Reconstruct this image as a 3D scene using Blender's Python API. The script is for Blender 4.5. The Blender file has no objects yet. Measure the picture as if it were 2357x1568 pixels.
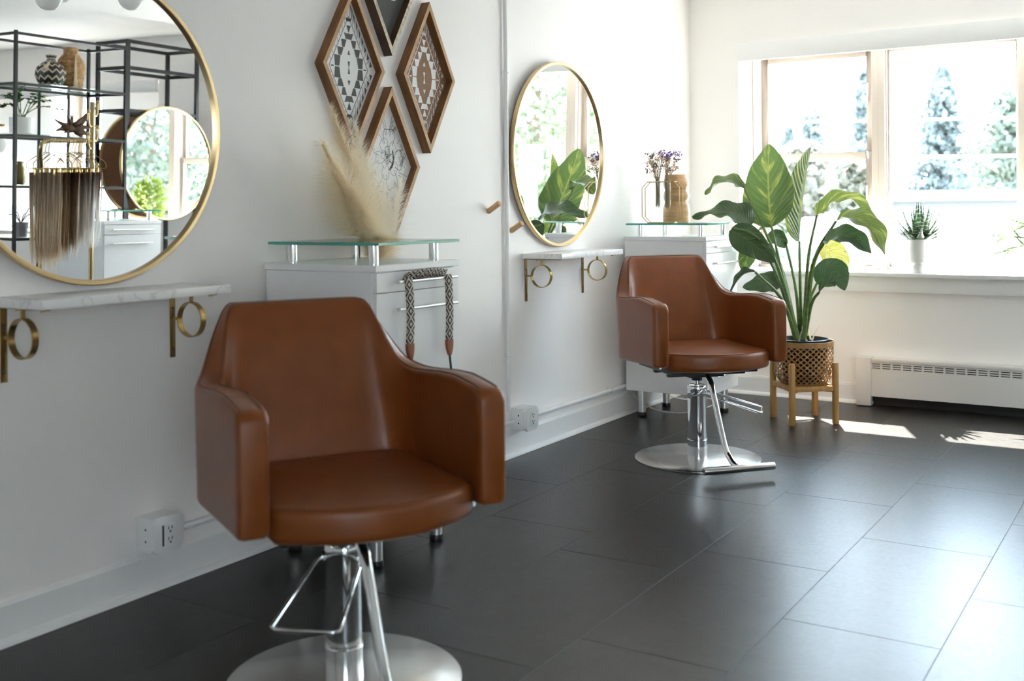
import bpy, bmesh, math, random
from mathutils import Vector, Matrix
R_ = math.radians
random.seed(7)
scene = bpy.context.scene
COL = scene.collection
# ------------------------------------------------------------------ camera
cam_d = bpy.data.cameras.new('camera'); cam = bpy.data.objects.new('camera', cam_d); COL.objects.link(cam)
cam.matrix_world = (Matrix.Translation((2.88, 0.0, 1.225)) @ Matrix.Rotation(R_(32.01), 4, 'Z')
                    @ Matrix.Rotation(R_(90), 4, 'X') @ Matrix.Rotation(R_(-0.524), 4, 'Z'))
cam_d.sensor_width = 36.0; cam_d.lens = 38.275
cam_d.shift_x = 0.0; cam_d.shift_y = -0.128
cam_d.clip_start = 0.05; cam_d.clip_end = 400
cam_d.dof.use_dof = True; cam_d.dof.focus_distance = 5.1; cam_d.dof.aperture_fstop = 2.6
scene.camera = cam
# ------------------------------------------------------------------ sky, sun, exposure
world = bpy.data.worlds.new('sky'); scene.world = world; world.use_nodes = True
wn = world.node_tree; wn.nodes.clear()
w_out = wn.nodes.new('ShaderNodeOutputWorld'); w_bg = wn.nodes.new('ShaderNodeBackground')
w_tc = wn.nodes.new('ShaderNodeTexCoord'); w_sx = wn.nodes.new('ShaderNodeSeparateXYZ'); w_cr = wn.nodes.new('ShaderNodeValToRGB')
wn.links.new(w_tc.outputs['Generated'], w_sx.inputs[0]); wn.links.new(w_sx.outputs['Z'], w_cr.inputs[0])
w_cr.color_ramp.elements[0].position = 0.0; w_cr.color_ramp.elements[0].color = (0.88, 0.95, 1.0, 1)
w_cr.color_ramp.elements[1].position = 0.6; w_cr.color_ramp.elements[1].color = (0.55, 0.77, 1.0, 1)
wn.links.new(w_cr.outputs[0], w_bg.inputs[0]); wn.links.new(w_bg.outputs[0], w_out.inputs[0])
w_bg.inputs[1].default_value = 12.0
sun_d = bpy.data.lights.new('sun', 'SUN'); sun = bpy.data.objects.new('sun', sun_d); COL.objects.link(sun)
sun_d.energy = 56.0; sun_d.color = (1.0, 0.95, 0.88); sun_d.angle = R_(0.6)
sun.rotation_euler = Vector((0.428, -1.0, -1.60)).to_track_quat('-Z', 'Y').to_euler()
sun.location = (0, 12, 14)
vs = scene.view_settings
vs.view_transform = 'Standard'; vs.look = 'None'; vs.gamma = 1.0; vs.use_curve_mapping = False
vs.exposure = 0.90
scene.cycles.use_denoising = True
scene.cycles.max_bounces = 14; scene.cycles.diffuse_bounces = 8; scene.cycles.glossy_bounces = 8
scene.cycles.transparent_max_bounces = 24; scene.cycles.sample_clamp_indirect = 12.0
scene.cycles.caustics_reflective = False; scene.cycles.caustics_refractive = False
# ------------------------------------------------------------------ materials
MATS = {}
def mat(name, col=(0.8, 0.8, 0.8), rough=0.5, metal=0.0, spec=0.5, noise=None, bump=None, coat=0.0, sheen=0.0):
    """noise=(scale, amount[, stretch]) mottles the colour, bump=(scale, strength)"""
    if name in MATS: return MATS[name]
    m = bpy.data.materials.new(name); m.use_nodes = True; nt = m.node_tree
    b = nt.nodes['Principled BSDF']
    b.inputs['Base Color'].default_value = (*col, 1); b.inputs['Roughness'].default_value = rough
    b.inputs['Metallic'].default_value = metal; b.inputs['Specular IOR Level'].default_value = spec
    b.inputs['Coat Weight'].default_value = coat
    if sheen: b.inputs['Sheen Weight'].default_value = sheen
    tc = nt.nodes.new('ShaderNodeTexCoord')
    if noise:
        n = nt.nodes.new('ShaderNodeTexNoise'); n.inputs['Scale'].default_value = noise[0]; n.inputs['Detail'].default_value = 6
        src = tc.outputs['Object']
        if len(noise) > 2:
            mp = nt.nodes.new('ShaderNodeMapping'); mp.inputs['Scale'].default_value = noise[2]
            nt.links.new(src, mp.inputs[0]); src = mp.outputs[0]
        nt.links.new(src, n.inputs['Vector'])
        r = nt.nodes.new('ShaderNodeValToRGB'); a = noise[1]
        r.color_ramp.elements[0].position = 0.3; r.color_ramp.elements[1].position = 0.7
        r.color_ramp.elements[0].color = (*[max(0, c * (1 - a)) for c in col], 1)
        r.color_ramp.elements[1].color = (*[min(1, c * (1 + a)) for c in col], 1)
        nt.links.new(n.outputs['Fac'], r.inputs[0]); nt.links.new(r.outputs[0], b.inputs['Base Color'])
    if bump:
        n2 = nt.nodes.new('ShaderNodeTexNoise'); n2.inputs['Scale'].default_value = bump[0]; n2.inputs['Detail'].default_value = 4
        nt.links.new(tc.outputs['Object'], n2.inputs['Vector'])
        bp = nt.nodes.new('ShaderNodeBump'); bp.inputs['Strength'].default_value = bump[1]; bp.inputs['Distance'].default_value = 0.002
        nt.links.new(n2.outputs['Fac'], bp.inputs['Height']); nt.links.new(bp.outputs[0], b.inputs['Normal'])
    MATS[name] = m
    return m
def nodes_of(m): return m.node_tree, m.node_tree.nodes['Principled BSDF']
M_wall = mat('wall paint', (0.88, 0.85, 0.82), 0.55, bump=(180, 0.08))
M_ceil = mat('ceiling paint', (0.86, 0.855, 0.84), 0.7, bump=(60, 0.2))
M_trim = mat('trim paint', (0.82, 0.815, 0.80), 0.32)
M_base = mat('grout with bevel glint', (0.20, 0.20, 0.195), 0.8)  # pale tone stands in for the glint along the tile bevels
M_sill = mat('glossy sill paint', (0.82, 0.815, 0.80), 0.16)
M_cream = mat('cream vinyl', (0.50, 0.435, 0.375), 0.4)
M_white = mat('white laminate', (0.84, 0.84, 0.835), 0.28)
M_pot = mat('white ceramic', (0.86, 0.86, 0.85), 0.35)
M_leather = mat('tan leather', (0.20, 0.053, 0.0105), 0.34, spec=0.42, noise=(14, 0.10), bump=(420, 0.25))
M_seam = mat('leather seam', (0.12, 0.035, 0.012), 0.5)
M_chrome = mat('chrome', (0.86, 0.87, 0.88), 0.06, 1.0)
M_steel = mat('brushed steel', (0.62, 0.61, 0.59), 0.24, 1.0)
M_satin = mat('satin aluminium', (0.74, 0.74, 0.73), 0.3, 1.0)
M_black = mat('black plastic', (0.012, 0.012, 0.012), 0.4)
M_blackm = mat('black metal', (0.02, 0.021, 0.022), 0.38, 0.3)
M_brass = mat('aged brass', (0.42, 0.29, 0.11), 0.26, 1.0)
M_gold = mat('pale gold', (0.66, 0.49, 0.27), 0.34, 1.0)
M_goldp = mat('gold paint', (0.52, 0.39, 0.19), 0.35, 0.7)
M_oak = mat('bamboo wood', (0.46, 0.25, 0.075), 0.42, noise=(6, 0.22, (6, 6, 0.6)))
M_peg = mat('beech wood', (0.55, 0.33, 0.17), 0.5, noise=(20, 0.15))
M_walnut = mat('stained wood', (0.19, 0.082, 0.026), 0.5, noise=(9, 0.4, (5, 1, 1)))
M_rawedge = mat('lighter stained wood', (0.45, 0.265, 0.125), 0.55, noise=(12, 0.25))
M_darkwood = mat('dark weathered wood', (0.075, 0.04, 0.02), 0.6, noise=(10, 0.5))
M_chip = mat('chipped whitewash', (0.55, 0.47, 0.36), 0.7, noise=(60, 0.35))
M_carve = mat('turned wood', (0.56, 0.34, 0.16), 0.4, noise=(8, 0.25, (1, 1, 9)))
M_paper = mat('white print', (0.80, 0.80, 0.79), 0.7)
M_char = mat('charcoal print', (0.085, 0.085, 0.08), 0.7)
M_brown = mat('brown print', (0.24, 0.125, 0.06), 0.7, noise=(120, 0.15))
M_ink = mat('ink line', (0.05, 0.05, 0.05), 0.8)
M_felt = mat('grey felt', (0.11, 0.11, 0.10), 0.9, bump=(300, 0.3))
M_mdf = mat('brown hardboard', (0.25, 0.125, 0.06), 0.75, noise=(50, 0.12))
M_grill = mat('heater enamel', (0.74, 0.715, 0.68), 0.35)
M_dark = mat('dark gap', (0.01, 0.01, 0.01), 0.8)
M_soil = mat('soil', (0.05, 0.035, 0.025), 0.95, bump=(60, 0.6))
M_stem = mat('petiole green', (0.12, 0.19, 0.05), 0.4, noise=(10, 0.3, (1, 1, 6)))
M_rattan = mat('rattan', (0.36, 0.18, 0.055), 0.5, noise=(30, 0.25))
M_cord = mat('black cord', (0.02, 0.02, 0.022), 0.5)
M_cable = mat('white cable', (0.75, 0.75, 0.74), 0.45)
M_strapl = mat('strap leather', (0.24, 0.065, 0.022), 0.45)
M_outlet = mat('outlet plastic', (0.80, 0.80, 0.79), 0.35)
M_slot = mat('outlet slot', (0.02, 0.02, 0.02), 0.6)
M_asphalt = mat('asphalt', (0.30, 0.30, 0.30), 0.9)
M_stucco = mat('white stucco', (0.20, 0.205, 0.21), 0.9)
M_haze = mat('pale cladding', (0.085, 0.095, 0.10), 0.8)
M_bark = mat('bark', (0.16, 0.12, 0.09), 0.9)

def glass_mat(name, tint=(0.97, 0.99, 0.985), ior=1.45, gl=0.0):
    m = bpy.data.materials.new(name); m.use_nodes = True; nt = m.node_tree; nt.nodes.clear()
    o = nt.nodes.new('ShaderNodeOutputMaterial'); mx = nt.nodes.new('ShaderNodeMixShader')
    t = nt.nodes.new('ShaderNodeBsdfTransparent'); t.inputs[0].default_value = (*tint, 1)
    g = nt.nodes.new('ShaderNodeBsdfGlossy'); g.inputs['Roughness'].default_value = gl
    lw = nt.nodes.new('ShaderNodeLayerWeight'); lw.inputs[0].default_value = 0.5     # Schlick reflectance, same from both sides
    pw = nt.nodes.new('ShaderNodeMath'); pw.operation = 'POWER'; pw.inputs[1].default_value = 5.0; nt.links.new(lw.outputs['Facing'], pw.inputs[0])
    ma = nt.nodes.new('ShaderNodeMath'); ma.operation = 'MULTIPLY_ADD'; ma.inputs[1].default_value = 0.96; ma.inputs[2].default_value = 0.04; nt.links.new(pw.outputs[0], ma.inputs[0])
    nt.links.new(ma.outputs[0], mx.inputs[0]); nt.links.new(t.outputs[0], mx.inputs[1]); nt.links.new(g.outputs[0], mx.inputs[2])
    nt.links.new(mx.outputs[0], o.inputs[0]); MATS[name] = m
    return m
M_pane = glass_mat('window glass', (0.985, 0.995, 0.99))
M_gtop = glass_mat('table glass', (0.90, 0.97, 0.945))
M_tube = glass_mat('clear tube glass', (0.93, 0.95, 0.94))
M_gedge = mat('glass edge', (0.055, 0.36, 0.28), 0.12, spec=0.6)
M_mirror = mat('mirror silver', (0.93, 0.94, 0.935), 0.0, 1.0)

def floor_mat():
    m = mat('dark stone tile', (0.03, 0.029, 0.027), 0.36, spec=0.30); nt, b = nodes_of(m)
    oi = nt.nodes.new('ShaderNodeObjectInfo'); tc = nt.nodes.new('ShaderNodeTexCoord')
    ad = nt.nodes.new('ShaderNodeVectorMath'); ad.operation = 'ADD'
    sc = nt.nodes.new('ShaderNodeVectorMath'); sc.operation = 'SCALE'; sc.inputs[3].default_value = 37.0
    cb = nt.nodes.new('ShaderNodeCombineXYZ')
    nt.links.new(oi.outputs['Random'], cb.inputs[0]); nt.links.new(oi.outputs['Random'], cb.inputs[1])
    nt.links.new(cb.outputs[0], sc.inputs[0]); nt.links.new(tc.outputs['Object'], ad.inputs[0]); nt.links.new(sc.outputs[0], ad.inputs[1])
    n = nt.nodes.new('ShaderNodeTexNoise'); n.inputs['Scale'].default_value = 9; n.inputs['Detail'].default_value = 10; n.inputs['Roughness'].default_value = 0.7
    nt.links.new(ad.outputs[0], n.inputs['Vector'])
    r = nt.nodes.new('ShaderNodeValToRGB')
    r.color_ramp.elements[0].position = 0.32; r.color_ramp.elements[0].color = (0.010, 0.0096, 0.009, 1)
    r.color_ramp.elements[1].position = 0.75; r.color_ramp.elements[1].color = (0.026, 0.0245, 0.0225, 1)
    nt.links.new(n.outputs['Fac'], r.inputs[0]); nt.links.new(r.outputs[0], b.inputs['Base Color'])
    n2 = nt.nodes.new('ShaderNodeTexNoise'); n2.inputs['Scale'].default_value = 55; n2.inputs['Detail'].default_value = 6
    nt.links.new(ad.outputs[0], n2.inputs['Vector'])
    mr = nt.nodes.new('ShaderNodeMapRange'); mr.inputs[3].default_value = 0.25; mr.inputs[4].default_value = 0.38
    nt.links.new(n2.outputs['Fac'], mr.inputs[0]); nt.links.new(mr.outputs[0], b.inputs['Roughness'])
    bp = nt.nodes.new('ShaderNodeBump'); bp.inputs['Strength'].default_value = 0.10; bp.inputs['Distance'].default_value = 0.002
    nt.links.new(n2.outputs['Fac'], bp.inputs['Height']); nt.links.new(bp.outputs[0], b.inputs['Normal'])
    return m
M_tile = floor_mat()

def marble_mat():
    m = mat('white marble', (0.82, 0.81, 0.80), 0.22); nt, b = nodes_of(m)
    tc = nt.nodes.new('ShaderNodeTexCoord'); n = nt.nodes.new('ShaderNodeTexNoise'); n.inputs['Scale'].default_value = 4; n.inputs['Detail'].default_value = 8
    n.inputs['Distortion'].default_value = 1.6
    nt.links.new(tc.outputs['Object'], n.inputs['Vector'])
    s = nt.nodes.new('ShaderNodeMath'); s.operation = 'SUBTRACT'; s.inputs[1].default_value = 0.5; nt.links.new(n.outputs['Fac'], s.inputs[0])
    a = nt.nodes.new('ShaderNodeMath'); a.operation = 'ABSOLUTE'; nt.links.new(s.outputs[0], a.inputs[0])
    r = nt.nodes.new('ShaderNodeValToRGB')
    r.color_ramp.elements[0].position = 0.0; r.color_ramp.elements[0].color = (0.66, 0.65, 0.64, 1)
    r.color_ramp.elements[1].position = 0.022; r.color_ramp.elements[1].color = (0.83, 0.82, 0.81, 1)
    nt.links.new(a.outputs[0], r.inputs[0]); nt.links.new(r.outputs[0], b.inputs['Base Color'])
    return m
M_marble = marble_mat()

def thin_mat(name, col, rough, trans, coat=0.0):
    m = mat(name, col, rough, coat=coat); nt, b = nodes_of(m)
    tr = nt.nodes.new('ShaderNodeBsdfTranslucent'); tr.inputs[0].default_value = (*col, 1)
    ms = nt.nodes.new('ShaderNodeMixShader'); ms.inputs[0].default_value = trans
    nt.links.new(b.outputs[0], ms.inputs[1]); nt.links.new(tr.outputs[0], ms.inputs[2]); nt.links.new(ms.outputs[0], nt.nodes['Material Output'].inputs[0])
    return m
M_fabric = thin_mat('shade fabric', (0.80, 0.79, 0.77), 0.9, 0.35)
M_bulb = thin_mat('opal glass globe', (0.97, 0.97, 0.965), 0.08, 0.6, 0.6)
M_pampas = thin_mat('pampas straw', (0.95, 0.87, 0.72), 0.9, 0.55)
M_pampas2 = thin_mat('pale pampas', (0.97, 0.93, 0.85), 0.9, 0.55)
def uvnode(nt):
    u = nt.nodes.new('ShaderNodeUVMap'); u.uv_map = 'UVMap'
    sp = nt.nodes.new('ShaderNodeSeparateXYZ'); nt.links.new(u.outputs[0], sp.inputs[0]); return sp
def mth(nt, op, a, b=None):
    n = nt.nodes.new('ShaderNodeMath'); n.operation = op
    for i, x in enumerate((a, b)):
        if x is None: continue
        if isinstance(x, (int, float)): n.inputs[i].default_value = x
        else: nt.links.new(x, n.inputs[i])
    return n.outputs[0]
def leaf_mat(name, green, pale, palepos=0.55, veins=46.0, trans=0.35, spots=False):
    """leaf: UV u across (0.5 = midrib), v along; paler streaks follow the side veins"""
    m = mat(name, green, 0.33, spec=0.5); nt, b = nodes_of(m)
    sp = uvnode(nt)
    du = mth(nt, 'ABSOLUTE', mth(nt, 'SUBTRACT', sp.outputs[0], 0.5))
    vv = mth(nt, 'ADD', sp.outputs[1], mth(nt, 'MULTIPLY', du, -0.55))
    wv = mth(nt, 'SINE', mth(nt, 'MULTIPLY', vv, veins * 2))
    cb = nt.nodes.new('ShaderNodeCombineXYZ'); nt.links.new(mth(nt, 'MULTIPLY', sp.outputs[0], 1.6), cb.inputs[0]); nt.links.new(mth(nt, 'MULTIPLY', vv, 7.0), cb.inputs[1])
    oi = nt.nodes.new('ShaderNodeObjectInfo'); nt.links.new(mth(nt, 'MULTIPLY', oi.outputs['Random'], 50.0), cb.inputs[2])
    n = nt.nodes.new('ShaderNodeTexNoise'); n.inputs['Scale'].default_value = 1.6; n.inputs['Detail'].default_value = 5; nt.links.new(cb.outputs[0], n.inputs['Vector'])
    f = mth(nt, 'ADD', n.outputs['Fac'], mth(nt, 'MULTIPLY', wv, 0.010))
    r = nt.nodes.new('ShaderNodeValToRGB'); e = r.color_ramp.elements
    e[0].position = palepos - 0.06; e[0].color = (*green, 1); e[1].position = palepos + 0.12; e[1].color = (*pale, 1)
    nt.links.new(f, r.inputs[0])
    mid = nt.nodes.new('ShaderNodeMix'); mid.data_type = 'RGBA'
    k = mth(nt, 'LESS_THAN', du, 0.018); nt.links.new(k, mid.inputs[0]); nt.links.new(r.outputs[0], mid.inputs[6]); mid.inputs[7].default_value = (*[0.5 * (c + g_) for c, g_ in zip(pale, green)], 1)
    col = mid.outputs[2]
    if spots:
        n3 = nt.nodes.new('ShaderNodeTexNoise'); n3.inputs['Scale'].default_value = 5; nt.links.new(cb.outputs[0], n3.inputs['Vector'])
        s2 = nt.nodes.new('ShaderNodeMix'); s2.data_type = 'RGBA'
        nt.links.new(mth(nt, 'GREATER_THAN', n3.outputs['Fac'], 0.66), s2.inputs[0]); nt.links.new(col, s2.inputs[6]); s2.inputs[7].default_value = (0.12, 0.06, 0.015, 1); col = s2.outputs[2]
    nt.links.new(col, b.inputs['Base Color'])
    bp = nt.nodes.new('ShaderNodeBump'); bp.inputs['Strength'].default_value = 0.35; bp.inputs['Distance'].default_value = 0.003
    nt.links.new(wv, bp.inputs['Height']); nt.links.new(bp.outputs[0], b.inputs['Normal'])
    tr = nt.nodes.new('ShaderNodeBsdfTranslucent'); nt.links.new(col, tr.inputs[0])
    ms = nt.nodes.new('ShaderNodeMixShader'); ms.inputs[0].default_value = trans
    o = nt.nodes['Material Output']; nt.links.new(b.outputs[0], ms.inputs[1]); nt.links.new(tr.outputs[0], ms.inputs[2]); nt.links.new(ms.outputs[0], o.inputs[0])
    return m
M_leafA = leaf_mat('broad leaf green', (0.068, 0.115, 0.028), (0.30, 0.31, 0.07), 0.60)
M_leafB = leaf_mat('deep leaf green', (0.042, 0.078, 0.028), (0.10, 0.14, 0.05), 0.62)
M_leafC = leaf_mat('lime leaf', (0.105, 0.15, 0.032), (0.31, 0.32, 0.08), 0.56)
M_leafY = leaf_mat('yellow leaf', (0.50, 0.46, 0.10), (0.60, 0.56, 0.19), 0.5, spots=True)
def simple_leaf(name, col, col2, trans=0.4, scale=3.0):
    m = mat(name, col, 0.6, noise=None); nt, b = nodes_of(m)
    tc = nt.nodes.new('ShaderNodeTexCoord'); n = nt.nodes.new('ShaderNodeTexNoise'); n.inputs['Scale'].default_value = scale
    nt.links.new(tc.outputs['Object'], n.inputs['Vector'])
    r = nt.nodes.new('ShaderNodeValToRGB'); r.color_ramp.elements[0].position = 0.35; r.color_ramp.elements[1].position = 0.65
    r.color_ramp.elements[0].color = (*col, 1); r.color_ramp.elements[1].color = (*col2, 1)
    nt.links.new(n.outputs['Fac'], r.inputs[0]); nt.links.new(r.outputs[0], b.inputs['Base Color'])
    tr = nt.nodes.new('ShaderNodeBsdfTranslucent'); nt.links.new(r.outputs[0], tr.inputs[0])
    ms = nt.nodes.new('ShaderNodeMixShader'); ms.inputs[0].default_value = trans
    o = nt.nodes['Material Output']; nt.links.new(b.outputs[0], ms.inputs[1]); nt.links.new(tr.outputs[0], ms.inputs[2]); nt.links.new(ms.outputs[0], o.inputs[0])
    return m
M_folG = simple_leaf('hazy green foliage', (0.13, 0.16, 0.125), (0.165, 0.195, 0.145), 0.3, 0.6)  # distance haze is mixed into the leaf colour
M_folB = simple_leaf('hazed blue green foliage', (0.145, 0.175, 0.172), (0.18, 0.205, 0.20), 0.3, 0.6)  # paled and greyed to carry the haze in the leaf colour
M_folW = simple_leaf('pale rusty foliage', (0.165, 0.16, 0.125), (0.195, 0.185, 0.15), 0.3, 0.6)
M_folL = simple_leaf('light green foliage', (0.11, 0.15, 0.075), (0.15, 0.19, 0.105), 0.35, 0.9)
M_zz = simple_leaf('glossy dark green leaf', (0.03, 0.10, 0.02), (0.07, 0.18, 0.035), 0.25, 8)
M_bush = simple_leaf('bright bush leaf', (0.20, 0.28, 0.05), (0.30, 0.36, 0.10), 0.5, 8)
def banded_leaf(name, green, band, nb):
    m = mat(name, green, 0.4); nt, b = nodes_of(m); sp = uvnode(nt)
    n = nt.nodes.new('ShaderNodeTexNoise'); n.inputs['Scale'].default_value = 30; tc = nt.nodes.new('ShaderNodeTexCoord'); nt.links.new(tc.outputs['Object'], n.inputs['Vector'])
    s = mth(nt, 'SINE', mth(nt, 'ADD', mth(nt, 'MULTIPLY', sp.outputs[1], nb), mth(nt, 'MULTIPLY', n.outputs['Fac'], 6.0)))
    k = mth(nt, 'GREATER_THAN', s, 0.80)
    mx = nt.nodes.new('ShaderNodeMix'); mx.data_type = 'RGBA'; nt.links.new(k, mx.inputs[0]); mx.inputs[6].default_value = (*green, 1); mx.inputs[7].default_value = (*band, 1)
    nt.links.new(mx.outputs[2], b.inputs['Base Color']); return m
M_haw = banded_leaf('banded succulent leaf', (0.045, 0.09, 0.045), (0.34, 0.40, 0.32), 60)
M_aloe = leaf_mat('soft aloe leaf', (0.16, 0.25, 0.05), (0.30, 0.38, 0.12), 0.55, 20, 0.3)
def strap_mat():
    m = mat('woven diamond strap', (0.5, 0.4, 0.3), 0.85); nt, b = nodes_of(m); sp = uvnode(nt)
    du = mth(nt, 'ABSOLUTE', mth(nt, 'SUBTRACT', sp.outputs[0], 0.5))
    fr = mth(nt, 'ABSOLUTE', mth(nt, 'SUBTRACT', mth(nt, 'FRACT', mth(nt, 'MULTIPLY', sp.outputs[1], 9.0)), 0.5))
    d = mth(nt, 'ADD', du, fr)
    w = mth(nt, 'SINE', mth(nt, 'MULTIPLY', d, 16.0))
    k = mth(nt, 'GREATER_THAN', w, 0.0)
    mx = nt.nodes.new('ShaderNodeMix'); mx.data_type = 'RGBA'; nt.links.new(k, mx.inputs[0]); mx.inputs[6].default_value = (0.03, 0.022, 0.018, 1); mx.inputs[7].default_value = (0.56, 0.50, 0.42, 1)
    nt.links.new(mx.outputs[2], b.inputs['Base Color']); return m
M_strap = strap_mat()
def hair_mat(name, root, tip):
    m = mat(name, root, 0.42); nt, b = nodes_of(m); sp = uvnode(nt)
    n = nt.nodes.new('ShaderNodeTexNoise'); n.inputs['Scale'].default_value = 14
    cb = nt.nodes.new('ShaderNodeCombineXYZ'); nt.links.new(mth(nt, 'MULTIPLY', sp.outputs[0], 9.0), cb.inputs[0]); nt.links.new(cb.outputs[0], n.inputs['Vector'])
    r = nt.nodes.new('ShaderNodeValToRGB'); r.color_ramp.elements[0].position = 0.05; r.color_ramp.elements[1].position = 0.45
    r.color_ramp.elements[0].color = (*root, 1); r.color_ramp.elements[1].color = (*tip, 1); nt.links.new(sp.outputs[1], r.inputs[0])
    mx = nt.nodes.new('ShaderNodeMix'); mx.data_type = 'RGBA'; mx.blend_type = 'MULTIPLY'; mx.inputs[0].default_value = 1.0
    mr = nt.nodes.new('ShaderNodeMapRange'); mr.inputs[1].default_value = 0.3; mr.inputs[2].default_value = 0.7; mr.inputs[3].default_value = 0.6; mr.inputs[4].default_value = 1.25
    nt.links.new(n.outputs['Fac'], mr.inputs[0]); nt.links.new(r.outputs[0], mx.inputs[6]); nt.links.new(mr.outputs[0], mx.inputs[7])
    nt.links.new(mx.outputs[2], b.inputs['Base Color'])
    tr = nt.nodes.new('ShaderNodeBsdfTranslucent'); nt.links.new(mx.outputs[2], tr.inputs[0])
    ms = nt.nodes.new('ShaderNodeMixShader'); ms.inputs[0].default_value = 0.45
    nt.links.new(b.outputs[0], ms.inputs[1]); nt.links.new(tr.outputs[0], ms.inputs[2]); nt.links.new(ms.outputs[0], nt.nodes['Material Output'].inputs[0])
    return m
M_weave = mat('woven seagrass', (0.42, 0.25, 0.11), 0.7, noise=(40, 0.5))
def zigzag_mat():
    m = mat('zigzag glaze', (0.02, 0.02, 0.02), 0.45); nt, b = nodes_of(m); sp = uvnode(nt)
    z = mth(nt, 'ABSOLUTE', mth(nt, 'SUBTRACT', mth(nt, 'FRACT', mth(nt, 'MULTIPLY', sp.outputs[0], 12.0)), 0.5))
    f = mth(nt, 'FRACT', mth(nt, 'MULTIPLY', mth(nt, 'ADD', sp.outputs[1], mth(nt, 'MULTIPLY', z, 0.13)), 8.0))
    k = mth(nt, 'LESS_THAN', f, 0.30)
    mx = nt.nodes.new('ShaderNodeMix'); mx.data_type = 'RGBA'; nt.links.new(k, mx.inputs[0]); mx.inputs[6].default_value = (0.015, 0.015, 0.015, 1); mx.inputs[7].default_value = (0.62, 0.53, 0.40, 1)
    nt.links.new(mx.outputs[2], b.inputs['Base Color']); return m
M_zig = zigzag_mat()
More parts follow.
